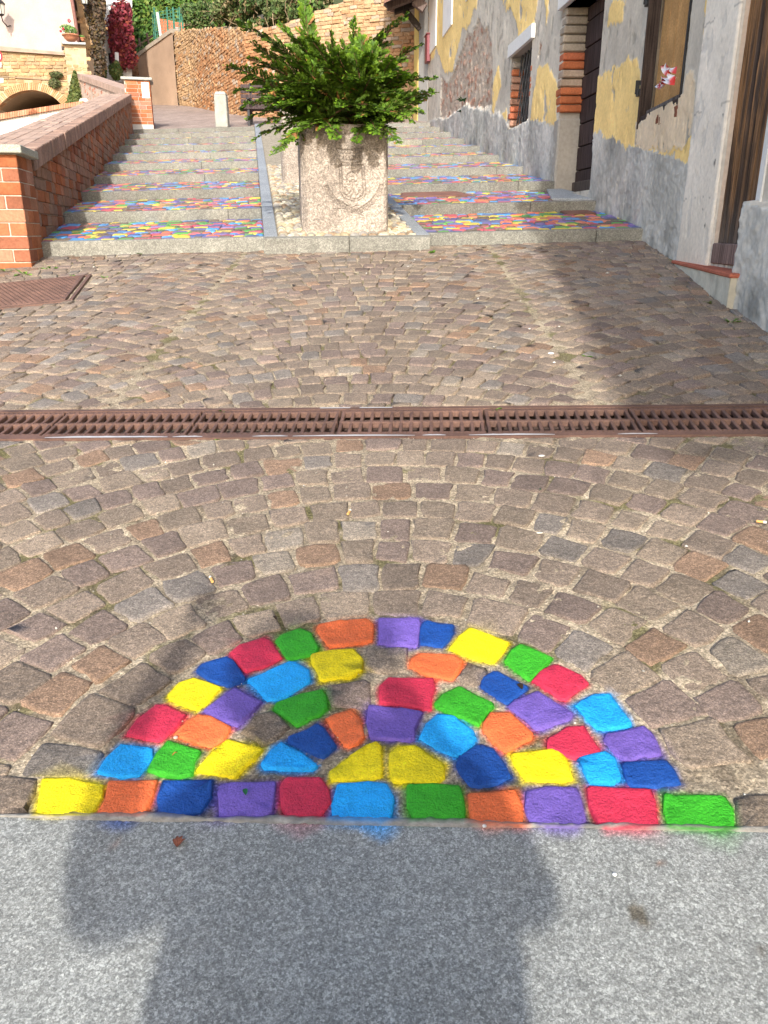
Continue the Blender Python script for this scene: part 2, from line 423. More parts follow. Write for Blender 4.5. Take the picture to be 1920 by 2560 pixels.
# spray halo colours around painted stones, deposited on whatever is next to them
halo = [(PAINT[c], cen(p), p) for c, p in rb if c]
def segdist(X, Y, poly):
    D = np.full(np.shape(X), 1e9)
    for i in range(len(poly)):
        x1, y1 = poly[i]; x2, y2 = poly[(i+1) % len(poly)]; dx, dy = x2-x1, y2-y1
        t = np.clip(((X-x1)*dx+(Y-y1)*dy)/(dx*dx+dy*dy+1e-12), 0, 1)
        D = np.minimum(D, np.hypot(X-x1-t*dx, Y-y1-t*dy))
    return D
def spray(X, Y, C, reach=.016, gain=.95):
    X = np.asarray(X, float); Y = np.asarray(Y, float)
    wsum = np.zeros(X.shape); cs = np.zeros(X.shape+(3,))
    rn = fbm(X*14, Y*14, 5)
    for pc, c, p in halo:
        near = (np.abs(X-c[0]) < .15) & (np.abs(Y-c[1]) < .15)
        if not near.any(): continue
        d = segdist(X[near], Y[near], p)
        r = reach*(1+1.1*rn[near])
        wgt = np.clip(1.15-d/np.maximum(r, .003), 0, 1)**1.5
        wsum[near] += wgt; cs[near] += wgt[..., None]*np.array(pc)
    a = np.clip(wsum, 0, 1)*gain; cc = cs/np.maximum(wsum, 1e-6)[..., None]
    return C*(1-a[..., None])+cc*a[..., None]*.8

# base terrain
TX = 60
obj('ground', [(-TX, -40, gz(0, -40)-.05), (TX, -40, gz(0, -40)-.05), (TX, 7.0, gz(0, 7)-.06+GB*TX*0), (-TX, 7.0, gz(0, 7)-.16)], [(0, 1, 2, 3)], 'sand', cols=(.26, .22, .17), kind='structure')

sandA = np.array((.43, .355, .255)); moss = np.array((.12, .115, .035)); dirt = np.array((.17, .135, .10))
def sandcol(X, Y):
    n = fbm(X*3, Y*3, 2)[..., None]; m = np.clip((fbm(X*7, Y*7, 9)-.12)*5, 0, 1)[..., None]; d = np.clip((fbm(X*16, Y*16, 4)-.15)*4, 0, 1)[..., None]
    C = sandA*(1+.35*n); C = C*(1-.75*m)+moss*.75*m; C = C*(1-.6*d)+dirt*.6*d
    return C
lower = empty('cobbled_square', (0, 2, gz(0, 2)), kind='structure')
gridobj('joint_sand', -1.75, 1.75, 1.08, 3.1, .0085, lambda X, Y: GA*Y+GB*X-.0042+.006*fbm(X*28, Y*28, 1)+.003*fbm(X*90, Y*90, 3), 'sand',
        lambda X, Y: spray(X, Y, sandcol(X, Y), .013), lower, keep=lambda x, y: (y > kerb_y(x)-.03) & (y < drain_y0(x)-.004), kind='structure')
for c, p in rb:
    out = ring(p, .0015, -.0012, .045, True)
    if c:
        o = obj('painted_cobble', *stone(out, gframe, .0025, -.03, .0032, .0020, .0003, .008, .0009)[:2], 'paint', lower, np.array(PAINT[c])*random.uniform(.92, 1.06), True)
        o['label'] = {'sky': 'light blue'}.get(c, c)+' painted cobble'
    else:
        pc = np.array(porph())*.9
        V, Fc, C = stone(out, gframe, .003, -.03, .007, .004, .001, .015, .0015, pc)
        C = spray(V[:, 0], V[:, 1], C, .014, .5)
        obj('cobble', V, Fc, 'porphyry', lower, C, True)
XC, YC = -.008, 1.195
_rp = [(math.atan2(y-YC, x-XC), math.hypot(x-XC, y-YC)) for c_, p_ in rb for x, y in p_ if y > 1.36]
def Rb(th):
    v = [r_ for a_, r_ in _rp if abs(a_-th) < .16]
    return max(v)+.010 if v and .12 < th < 3.02 else .612
def arcstones(xc, yc, R0, pitch, n, th0, th1, clipf):
    res = []
    for k in range(n):
        Ri = R0+k*pitch; Ro = Ri+pitch; R_0 = Ri
        th = th0+random.uniform(0, .12/Ro)
        while th < th1:
            w_ = random.uniform(.100, .145)/((Ri+Ro)/2)
            j = [random.gauss(0, .007) for _ in range(8)]
            if k == 0: Ri = Rb(th+w_/2); j[0] = j[6] = j[7] = 0
            P = [(xc+(Ri+j[0])*math.cos(th), yc+(Ri+j[1])*math.sin(th)), (xc+(Ro+j[2])*math.cos(th+j[3]*.4), yc+(Ro+j[2])*math.sin(th+j[3]*.4)),
                 (xc+(Ro+j[4])*math.cos(th+w_+j[5]*.4), yc+(Ro+j[4])*math.sin(th+w_+j[5]*.4)), (xc+(Ri+j[6])*math.cos(th+w_), yc+(Ri+j[7])*math.sin(th+w_))]
            th += w_
            P = clipf(P)
            if P and len(P) > 2 and abs(area(P)) > .0035: res.append(P)
    return res
def clipA(P):
    # kerb row occupies y < ~1.30 left, 1.24 right
    P = clip(P, -.055, -1, -1.262)
    if len(P) < 3: return None
    mm = (dr0[1]-dl0[1])/(dr0[0]-dl0[0]); c0 = drain_y0(0)-.012
    P = clip(P, -mm, 1, c0)
    if len(P) < 3: return None
    c = cen(P)
    if c[0] < -1.75 or c[0] > 1.75 or c[1] > 3.1: return None
    if math.hypot(c[0]-XC, c[1]-YC) < .62: return None
    return P
st = arcstones(XC, YC, .617, .131, 19, .02, 3.12, clipA)
# only stones the view can show keep their own mesh
nn = 0
for P in st:
    c = cen(P)
    if abs(c[0]) > .62*c[1]+.25: continue
    nn += 1
    out = ring(P, .0034, .0060, .085)
    V, Fc, C = stone(out, gframe, random.gauss(.001, .0016), -.03, .0034, .0024, .0003, .016, .0009, porph())
    if math.hypot(c[0]-XC, c[1]-YC) < .85: C = spray(V[:, 0], V[:, 1], C, .020, .5)
    obj('cobble', V, Fc, 'porphyry', lower, C, True)
print('lower cobbles', nn)

# loose grit
def grit(name, n, xf, size, cols, zf, parent, m='sand'):
    b = Buf()
    for i in range(n):
        x, y = xf(); s = random.uniform(*size); z = zf(x, y)
        V = np.array([(1, 0, 0), (0, 1, 0), (-1, 0, 0), (0, -1, 0), (0, 0, .8), (0, 0, -.6)], float)*s*np.array([random.uniform(.6, 1.2) for _ in range(3)])
        a = random.uniform(0, 3.14); ca, sa = math.cos(a), math.sin(a)
        V = np.stack([V[:, 0]*ca-V[:, 1]*sa+x, V[:, 0]*sa+V[:, 1]*ca+y, V[:, 2]+z], -1)
        b.add(V, [(0, 1, 4), (1, 2, 4), (2, 3, 4), (3, 0, 4), (1, 0, 5), (2, 1, 5), (3, 2, 5), (0, 3, 5)], np.array(random.choice(cols))*random.uniform(.7, 1.2))
    return b.make(name, m, parent, kind='stuff')
GC = [(.55, .5, .42), (.35, .3, .24), (.2, .17, .14), (.42, .36, .28), (.7, .67, .6)]
grit('grit', 3800, lambda: (random.uniform(-1.6, 1.6), random.uniform(1.16, 2.98)), (.0012, .0032), GC, lambda x, y: gz(x, y)-.004, lower)
grit('grit', 30, lambda: (random.uniform(-1.6, 1.6), random.uniform(1.16, 2.98)), (.003, .006), GC[:1]+GC[-1:], lambda x, y: gz(x, y)+.004, lower)

# granite pavement in front
def slabcol(X, Y):
    C = np.ones(X.shape+(3,))*np.array((.305, .315, .300))
    n = fbm(X*1.7, Y*1.7, 12)[..., None]; C = C*(1+.16*n)
    for px, py, r, cc, am in ((1380*1.157, 1978*1.157, .020, (.10, .08, .05), .8), (1400*1.157, 2003*1.157, .009, (.12, .1, .07), .6), (1430*1.157, 1870*1.157, .008, (.2, .1, .06), .7), (1640*1.157, 2060*1.157, .008, (.1, .08, .06), .6), (1145*1.157, 2080*1.157, .008, (.1, .09, .08), .4), (250*1.157, 1830*1.157, .01, (.24, .15, .11), .5)):
        g = G(px, py); d = np.hypot(X-g[0], Y-g[1])+.012*fbm(X*60, Y*60, 6)
        a = np.clip((r-d)/.005, 0, 1)[..., None]*am; C = C*(1-a)+np.array(cc)*a
    e = Y-(kerb_y(X)-.012)
    C = spray(X, Y, C, .020, .7)
    for gx, gc, gw, am in ((-.49, 'blue', .05, .9), (-.02, 'sky', .06, .85), (-.16, 'red', .06, .35), (.27, 'purple', .06, .15), (.47, 'red', .06, .2), (.6, 'green', .07, .25), (-.31, 'purple', .06, .15)):
        a = np.clip(1-np.hypot((X-gx)/gw, (kerb_y(X)-Y)/(.045*(1+fbm(X*20, Y*20, 3))))**1.5, 0, 1)[..., None]*am*.8
        C = C*(1-a)+np.array(PAINT[gc])*a
    return C
gridobj('pavement', -1.6, 1.6, .35, 1.235, .009, lambda X, Y: GA*Y+GB*X+.004+.0012*fbm(X*30, Y*30, 2)-np.clip((Y-kerb_y(X)+.006)*3, 0, 1)*.03, 'granite', slabcol, None,
        keep=lambda x, y: y < kerb_y(x)+.004, kind='structure')
bk = Buf()
for x0, x1, y0, y1 in ((-6, -1.6, -6, 1.235), (1.6, 6, -6, 1.235), (-1.6, 1.6, -6, .35)):
    V = np.array([(x0, y0, 0), (x1, y0, 0), (x1, y1, 0), (x0, y1, 0)], float); V[:, 2] = GA*V[:, 1]+GB*V[:, 0]+.004
    bk.add(V, [(0, 1, 2, 3)], (.28, .29, .29))
bk.make('pavement', 'granite', None, kind='structure')
# ragged mortar bead between paving and slab
b = Buf(); n = 260; V = []; C = []
for i in range(n):
    x = -1.5+3.0*i/(n-1); y = kerb_y(x); a = .000+.012*float(fbm(x*9, 1.0, 3))+.004*float(fbm(x*40, 2, 8))
    for k, (dy, dz) in enumerate(((-.007-a*.3, .0045), (-.003, .0065), (.003+a*.4, .0060), (.011+a, .001), (.018+a, -.010))):
        V.append((x, y+dy, gz(x, y+dy)+dz+random.gauss(0, .0008))); C.append(np.array((.36, .335, .29))*random.uniform(.75, 1.1)*(1 if k else .9))
V = np.array(V); C = spray(V[:, 0], V[:, 1], np.array(C), .012, .8)
Fc = [(i*5+k, (i+1)*5+k, (i+1)*5+k+1, i*5+k+1) for i in range(n-1) for k in range(4)]
obj('mortar_bead', V, Fc, 'mortar', lower, C, True, kind='structure')

# ---------------------------------------------------------------- upper square
upper = empty('cobbled_street', (0, 5, gz(0, 5)), kind='structure')
def ycorner(x): return 7.22 if x < sl_(7.12) or x > sr_(7.12) else 7.10
gridobj('joint_sand', -4.2, 2.45, 3.12, 7.3, .022, lambda X, Y: GA*Y+GB*X-.0085+.008*fbm(X*12, Y*12, 1), 'sand', sandcol, upper,
        keep=lambda x, y: y > drain_y1(x)+.002, kind='structure')
MH = [G(0, 772), G(181, 752), G(229, 688), G(0, 715)]   # visible part of the iron cover
ux = Vector((MH[1][0]-MH[0][0], MH[1][1]-MH[0][1])).normalized(); vy = Vector((MH[2][0]-MH[1][0], MH[2][1]-MH[1][1]))
mh_w = .95; mh_d = vy.length; vyn = vy.normalized()
mo = Vector(MH[1])
MHP = [tuple(mo-ux*mh_w), tuple(mo), tuple(mo+vy), tuple(mo+vy-ux*mh_w)]
def clipU(P):
    mm = (dr1[1]-dl1[1])/(dr1[0]-dl1[0]); c0 = drain_y1(0)+.012
    P = clip(P, mm, -1, -c0)
    if len(P) < 3: return None
    c = cen(P)
    P = clip(P, 0, 1, ycorner(c[0])-.005)
    if len(P) < 3: return None
    P = clip(P, 1, -.0345, 2.28-.0345*8-.02)
    if len(P) < 3: return None
    c = cen(P)
    # iron cover: cut by the border the stone lies most outside of
    best = None
    for i in range(4):
        p, q = MHP[i], MHP[(i+1) % 4]; nx, ny = q[1]-p[1], -(q[0]-p[0]); L = math.hypot(nx, ny); nx /= L; ny /= L
        d = nx*(c[0]-p[0])+ny*(c[1]-p[1])
        if best is None or d > best[0]: best = (d, nx, ny, p)
    if best[0] < .11:
        d, nx, ny, p = best
        if d < -.03: return None
        P = clip(P, -nx, -ny, -(nx*p[0]+ny*p[1]+.012))
        if len(P) < 3: return None
    if c[0] < -4.0 or abs(c[0]) > .55*c[1]+.35: return None
    return P
ust = []
WC = 2.1; R = 1.45; pitch = .135
for k in range(-3, 3):
    xc = -.15+WC*k
    off = random.uniform(0, pitch)+(.04 if k % 2 else 0)
    nrow = 44
    for r in range(nrow):
        ya = 3.0+off+r*pitch            # apex of outer curve
        x = xc-WC/2
        while x < xc+WC/2:
            wd = random.uniform(.09, .14); x2 = x+wd*math.sqrt(max(.2, 1-((x-xc)/R)**2))
            x2c = min(x2, xc+WC/2)
            if xc+WC/2-x2c < .035: x2c = xc+WC/2
            def outer(xx): return ya+math.sqrt(R*R-(xx-xc)**2)-R
            def inner(xx):
                s = (xx-xc)/R; cth = math.sqrt(1-s*s); t = pitch*cth
                return (xx-t*s, outer(xx)-t*cth)
            j = [random.gauss(0, .007) for _ in range(6)]
            P = [(inner(x)[0], inner(x)[1]+j[0]), (inner(x2c)[0], inner(x2c)[1]+j[1]), (x2c+j[2], outer(x2c)+j[3]), (x+j[4], outer(x)+j[5])]
            P = clip(P, 1, 0, xc+WC/2); P = clip(P, -1, 0, -(xc-WC/2)) if len(P) > 2 else []
            x = x2c if x2c > x+.01 else x+.2
            if len(P) > 2:
                P = clipU(P)
                if P and abs(area(P)) > .0035: ust.append(P)
ust.sort(key=lambda P: cen(P)[1])
b = Buf()
for i, P in enumerate(ust):
    out = ring(P, .0045, .0065, .09, i < 500)
    V, Fc, C = stone(out, gframe, random.gauss(.001, .0024), -.03, .0045, .0032, .0004, .020, .0012, np.array(porph())*random.uniform(.95, 1.12))
    if i < 300: obj('cobble', V, Fc, 'porphyry', upper, C, True)
    else: b.add(V, Fc, C)
b.make('cobbles', 'porphyry', upper, True, kind='stuff')
print('upper cobbles', len(ust))
grit('grit', 1500, lambda: (random.uniform(-3, 2.1), random.uniform(3.3, 7.0)), (.002, .005), GC, lambda x, y: gz(x, y)-.003, upper)
grit('grit', 22, lambda: (random.uniform(-2.4, 2.1), random.uniform(3.4, 6.8)), (.006, .011), [(.7, .68, .62)], lambda x, y: gz(x, y)+.004, upper)

# ---------------------------------------------------------------- drain
dr = empty('drain_channel', (0, drain_y0(0), gz(0, drain_y0(0))), label='rusty slotted iron drain channel crossing the cobbles below the stairs', cat='drain')
dm = (dr0[1]-dl0[1])/(dr0[0]-dl0[0]); dth = math.atan(dm); du = np.array((math.cos(dth), math.sin(dth))); dv = np.array((-math.sin(dth), math.cos(dth)))
dW = (drain_y1(0)-drain_y0(0))*math.cos(dth); dO = np.array((0, drain_y0(0)))
def dfr(a, b_, h):
    p = dO+du*a+dv*b_; return (p[0], p[1], gz(p[0], p[1])+h)
def dbox(a0, a1, b0, b1, h0, h1):
    return np.array([dfr(a0, b0, h0), dfr(a1, b0, h0), dfr(a1, b1, h0), dfr(a0, b1, h0), dfr(a0, b0, h1), dfr(a1, b0, h1), dfr(a1, b1, h1), dfr(a0, b1, h1)])
rust = (.125, .068, .050)
boxo('channel_bed', dbox(-2.2, 2.2, .02, dW-.02, -.16, -.15), 'sand', (.10, .085, .045), dr)
boxo('channel_wall', dbox(-2.2, 2.2, .0, .02, -.16, -.006), 'iron', (.08, .05, .04), dr)
boxo('channel_wall', dbox(-2.2, 2.2, dW-.02, dW, -.16, -.006), 'iron', (.08, .05, .04), dr)
b = Buf(); b.add(dbox(-2.2, 2.2, 0, .030, -.006, .004), HEX, rust)
b.add(dbox(-2.2, 2.2, dW-.024, dW, -.006, .004), HEX, rust); b.make('rim', 'iron', dr)
for a0, a1, b0, s in ((-1.36, -.86, .008, .014), (-.84, -.72, .009, .010), (-.36, .12, .008, .012), (.15, .24, .009, .010), (.33, .66, .008, .012), (.90, 1.05, .009, .009), (-.52, -.38, .009, .01)):
    n = 14; V = []
    for i in range(n+1):
        a = a0+(a1-a0)*i/n; e = .35+.65*min(1, 4*min(i, n-i)/n); r = s*e*random.uniform(.8, 1.1)
        V.append(dfr(a, b0, .0048)); V.append(dfr(a, b0+r, .0048))
    obj('bare_zinc_edge', V, [(2*i, 2*i+2, 2*i+3, 2*i+1) for i in range(n)], 'plastic', dr, np.array((.50, .51, .52)))
for a0, a1 in ((-.29, -.16), (-.12, .02)):
    obj('bare_zinc_edge', [dfr(a0, dW-.012, .0048), dfr(a1, dW-.012, .0048), dfr(a1, dW-.004, .0048), dfr(a0, dW-.004, .0048)], [(0, 1, 2, 3)], 'plastic', dr, np.array((.50, .51, .52)))
gl = .598; a0 = -.86-3*gl+.07
def grate(a0):
    b = Buf(); a1 = a0+gl-.006; q0 = .033; q1 = dW-.027; qm = (q0+q1)/2; t = .026
    c = np.array(rust)*random.uniform(.9, 1.2)
    for (s, e) in ((q0, q0+t), (qm-.010, qm+.010), (q1-t, q1)): b.add(*cham(dbox(a0, a1, s, e, -.024, .002), .003), c)
    n = 14; p = (gl-.006-.02)/n
    for i in range(n+1):
        a = a0+.002+i*p
        for (s, e) in ((q0+t-.004, qm-.006), (qm+.006, q1-t+.004)):
            b.add(*cham(dbox(a, a+.014, s, e, -.020, .0005), .0025), c)
        for s in (q0+t*.4, qm-.002, q1-t*.6):
            for k in (.25, .75):
                aa = a+p*k
                if aa < a1-.006: b.add(dbox(aa, aa+.006, s, s+.006, .001, .0045), HEX, c*.8)
    return b
for i in range(7):
    aa = a0+i*gl
    grate(aa).make('grate', 'iron', dr)
b = Buf()
for i in range(260):
    a = random.uniform(-1.5, 1.5); q = random.uniform(.04, dW-.04); s = random.uniform(.006, .016)
    p = np.array(dfr(a, q, -.14+random.uniform(0, .03)))
    b.add(p+np.array([(RNG.normal()*s, RNG.normal()*s, RNG.normal()*s*.4) for _ in range(4)]), [(0, 1, 2), (0, 2, 3)], np.array(random.choice([(.3, .22, .1), (.22, .2, .06), (.16, .12, .08)])))
b.make('dead_leaves', 'leaf', dr, kind='stuff')

# ---------------------------------------------------------------- iron cover
mhole = empty('manhole_cover', (mo.x, mo.y, gz(*mo)), label='brown square cast iron cover set in the cobbles by the brick pillar', cat='manhole cover')
def mfr(a, b_, h):
    p = mo-ux*a+vyn*b_; return (p.x, p.y, gz(p.x, p.y)+h)
def mbox(a0, a1, b0, b1, h0, h1):
    return np.array([mfr(a1, b0, h0), mfr(a0, b0, h0), mfr(a0, b1, h0), mfr(a1, b1, h0), mfr(a1, b0, h1), mfr(a0, b0, h1), mfr(a0, b1, h1), mfr(a1, b1, h1)])
mc = (.15, .085, .065)
boxo('lid', mbox(.05, mh_w-.03, .03, mh_d-.015, -.03, .012), 'iron', mc, mhole, .003)
b = Buf(); b.add(mbox(0, .022, 0, mh_d, -.03, .010), HEX, mc); b.add(mbox(.022, mh_w, 0, .02, -.03, .006), HEX, mc); b.add(mbox(.022, mh_w, mh_d-.01, mh_d, -.03, .008), HEX, mc)
b.make('frame', 'iron', mhole)
b = Buf()
for i in range(26):
    for j in range(22):
        a = .065+i*.033+(.016 if j % 2 else 0); q = .045+j*(mh_d-.08)/22
        if a < mh_w-.07: b.add(mbox(a, a+.022, q, q+.012, .011, .0155), HEX, np.array(mc)*1.08)
b.make('raised_tread', 'iron', mhole, kind='stuff')

# ================================================================ STAIRS
def xwall(y): return -3.033-.2222*(y-7.359)
TS = (.2770-RISE)/1.543
def tframe(n):
    return lambda x, y, h: (x, y, stz(n, x)+TS*(y-y_n(n))+h)
def TP(px, py, n):
    d = ray(px, py); # z = stz(n,x)+TS*(y-y_n)
    t = (ZC-(1.176+.277*(n-1)-TS*y_n(n)))/(.022*d.x+TS*d.y-d.z); return (t*d.x, t*d.y)
names = list(PAINT)
def flight(xa, xb, label, holes, nmax):
    top = empty('staircase', ((xa(8)+xb(8))/2, 7.24, 1.1), kind='structure')
    bulk = Buf(); cnt = 0; core = Buf()
    for n in range(1, nmax+1):
        y0, y1 = y_n(n), y_n(n+1) if n < nmax else y_n(n)+.4
        fr = tframe(n)
        # solid under the tread
        P = np.array([(xa(y0), y0+.02, 0), (xb(y0), y0+.02, 0), (xb(y1), y1+.05, 0), (xa(y1), y1+.05, 0)], float)
        lo = P.copy(); up = P.copy()
        for q in range(4):
            up[q, 2] = stz(n, P[q, 0])+TS*(P[q, 1]-y0)-.012; lo[q, 2] = up[q, 2]-.45
        core.add(np.vstack([lo, up]), HEX, np.array((.19, .16, .15)))
        # granite kerb stones of this step
        x = xa(y0); X1 = xb(y0)
        while x < X1-.01:
            L = random.uniform(1.1, 1.9); xe = min(x+L, X1)
            if X1-xe < .35: xe = X1
            jy = random.gauss(0, .004); P8 = []
            for zz, yy in ((-.30, 0), (.0, 0)):
                for xx, yo in ((x+.002, 0), (xe-.002, 0), (xe-.002, .075), (x+.002, .075)):
                    P8.append((xx, y0+jy+yo, stz(n, xx)+zz+TS*yo+.002))
            g = random.uniform(.85, 1.1)
            V, Fc = cham(P8, .006); obj('kerb_stone', V, Fc, 'riser', top, np.array((.245*g, .24*g, .208*g)))
            x = xe
        # painted stones
        if n == nmax: continue
        rows = 14; pit = (y1-y0-.085)/rows
        fade = max(0, min(1, (n-1.5)/7))
        for r in range(rows):
            ya = y0+.078+r*pit; ym = ya+pit/2
            x = xa(ym)-random.uniform(0, .08); xe = xb(ym)
            while x < xe-.03:
                wd = random.uniform(.08, .165); x2 = min(x+wd, xe); j = lambda: random.gauss(0, .005)
                sk = random.gauss(0, .012)
                P = [(x+j(), ya+j()), (x2+j(), ya+j()), (x2+sk+j(), ya+pit+j()), (x+sk+j(), ya+pit+j())]
                x = x2
                if x2-P[0][0] < .03: continue
                if any(pip(np.array(cen(P)[0]), np.array(cen(P)[1]), hp) for hn, hp in holes if hn == n): continue
                u = random.random()
                if u < .80-.22*fade: pc = np.array(PAINT[random.choice(names)])*.9; k_ = random.uniform(.25, .5); k_ = k_*.85+.22*fade; pc = pc*(1-k_)+np.array((.38, .32, .31))*k_; nm = 'painted_cobble'
                else: pc = np.array(porph())*.8; nm = 'cobble'
                out = ring(P, .003, .0042, .11, n < 3)
                V, Fc, C = stone(out, fr, random.gauss(-.001, .002), -.02, .006, .005, .001, .02, .0015, pc)
                if cnt < 300: obj(nm, V, Fc, 'paint' if nm[0] == 'p' else 'porphyry', top, C, True); cnt += 1
                else: bulk.add(V, Fc, C)
    bulk.make('painted_cobbles', 'paint', top, True, kind='stuff')
    core.make('stair_core', 'sand', top)
    return top
h1 = [TP(1000, 493, 2), TP(1182, 490, 2), TP(1136, 477, 2), TP(1004, 480, 2)]
h2 = [TP(1420, 538, 1), TP(1490, 534, 1), TP(1470, 527, 1), TP(1400, 529, 1)]
hd = [(1.78, y_n(2)+.1), (2.3, y_n(2)+.1), (2.3, y_n(3)), (1.9, y_n(3))]
flight(lambda y: xwall(y)-.03, lambda y: sl_(y)-.002, 'left', [], 10)
flight(lambda y: sr_(y)+.002, lambda y: xw(y)+.05, 'right', [(2, h1), (1, h2), (2, hd)], 10)
for hp, n, lab in ((h1, 2, 'long brown iron cover in the painted tread beside the stone planter'), (h2, 1, 'small brown iron cover in the lowest painted tread near the house')):
    fr = tframe(n); c = cen(hp)
    t = empty('access_cover', fr(c[0], c[1], 0), label=lab, cat='access cover')
    P8 = [fr(p[0], p[1], -.02) for p in hp]+[fr(p[0], p[1], .006) for p in hp]
    V, Fc = cham(P8, .003); obj('frame', V, Fc, 'iron', t, np.array((.16, .07, .05)))
    k = .93; q = [(c[0]+(p[0]-c[0])*k, c[1]+(p[1]-c[1])*k) for p in hp]
    V, Fc = cham([fr(p[0], p[1], 0) for p in q]+[fr(p[0], p[1], .010) for p in q], .002); obj('lid', V, Fc, 'iron', t, np.array((.22, .10, .07)))
P8 = [tframe(2)(x, y, h) for h in (-.03, .012) for x, y in ((1.80, y_n(2)+.30), (2.25, y_n(2)+.06), (2.17, y_n(3)-.0), (1.98, y_n(3)-.0))]
boxo('doorstep_slab', P8, 'granite', (.40, .42, .42), None, .005, label='pale grey stone doorstep under the dark plank door', cat='doorstep')

# ---------------------------------------------------------------- pebbled ramp between the flights
rp = empty('pebbled_ramp', (-.3, 7.2, 1.15), kind='structure')
def rfr(x, y, h): return (x, y, rampz(x, y)+h)
b = Buf(); V = []
P = [(sl_(7.12)+.02, 7.14), (sr_(7.12)-.02, 7.14), (sr_(21.3)-.02, 21.3), (sl_(21.3)+.02, 21.3)]
b.add([(*rfr(*p, -.5),) for p in P]+[rfr(*p, -.016) for p in P], HEX, (.34, .30, .235)); b.make('ramp_bed', 'sand', rp)
y = 7.12; k = 0
while y < 21.2:
    L = random.uniform(.85, 1.15); ye = min(y+L, 21.25)
    for s, f, sg in ((0, sl_, 1), (1, sr_, -1)):
        g = random.uniform(.92, 1.08)
        e0 = (f(y), f(y)+sg*.115); e1 = (f(ye), f(ye)+sg*.115)
        a, b_ = min(e0), max(e0); c, d = min(e1), max(e1)
        q = [(a, y+.002), (b_, y+.002), (d, ye-.002), (c, ye-.002)]
        boxo('border_slab', [rfr(*p, -.4) for p in q]+[rfr(*p, .004) for p in q], 'granite', (.30*g, .325*g, .35*g), rp, .004)
    y = ye
x = sl_(7.12)
for L in (.73, .685):
    q = [(x+.002, 7.03), (x+L-.002, 7.03), (x+L-.002, 7.118), (x+.002, 7.118)]
    boxo('kerb_stone', [rfr(*p, -.3) for p in q]+[rfr(*p, .004) for p in q], 'riser', (.25, .243, .21), rp, .006); x += L
b = Buf(); cnt = 0
y = 7.15
CB = [(.55, .50, .38), (.50, .42, .28), (.42, .38, .32), (.60, .56, .46), (.36, .34, .31), (.45, .33, .22), (.58, .52, .36)]
while y < 12.5:
    dy = random.uniform(.048, .062); x = sl_(y)+.12
    while x < sr_(y)-.15:
        wd = random.uniform(.055, .105)
        if -.70 < x+wd/2 < .0 and 7.32 < y < 8.0: x += wd; continue
        c = (x+wd/2, y+dy/2+random.gauss(0, .004)); n = 9
        out = [(c[0]+math.cos(t)*wd*.49*random.uniform(.9, 1.05), c[1]+math.sin(t)*dy*.52*random.uniform(.88, 1.05)) for t in [2*math.pi*i/n for i in range(n)]]
        V, Fc, C = stone(out, rfr, .004, -.025, .010, .012, .004, .03, .001, np.array(random.choice(CB))*random.uniform(.65, 1.0))
        if cnt < 300: obj('pebble', V, Fc, 'planter' if False else 'mortar', rp, C, True); cnt += 1
        else: b.add(V, Fc, C)
        x += wd
    y += dy
b.make('pebbles', 'mortar', rp, True, kind='stuff')

# upper road
def roadcol(X, Y):
    C = np.ones(X.shape+(3,))*np.array((.34, .265, .225)); n = fbm(X*1.2, Y*1.2, 3)[..., None]
    i = np.floor(Y/.22); j = np.floor(X/.2+(i % 2)*.5); return C*(1+.25*n)*(.85+.3*hsh(i, j)[..., None])
gridobj('road', -22, 4, y_n(10)+.07, 52, .12, lambda X, Y: platz(X, Y)+.01*fbm(X*2, Y*2, 1)-.012, 'porphyry', roadcol, None, keep=lambda x, y: x > np.where(y < 21.6, xwall(y)-.2, -6.45-.98*(y-21.6)), kind='structure')

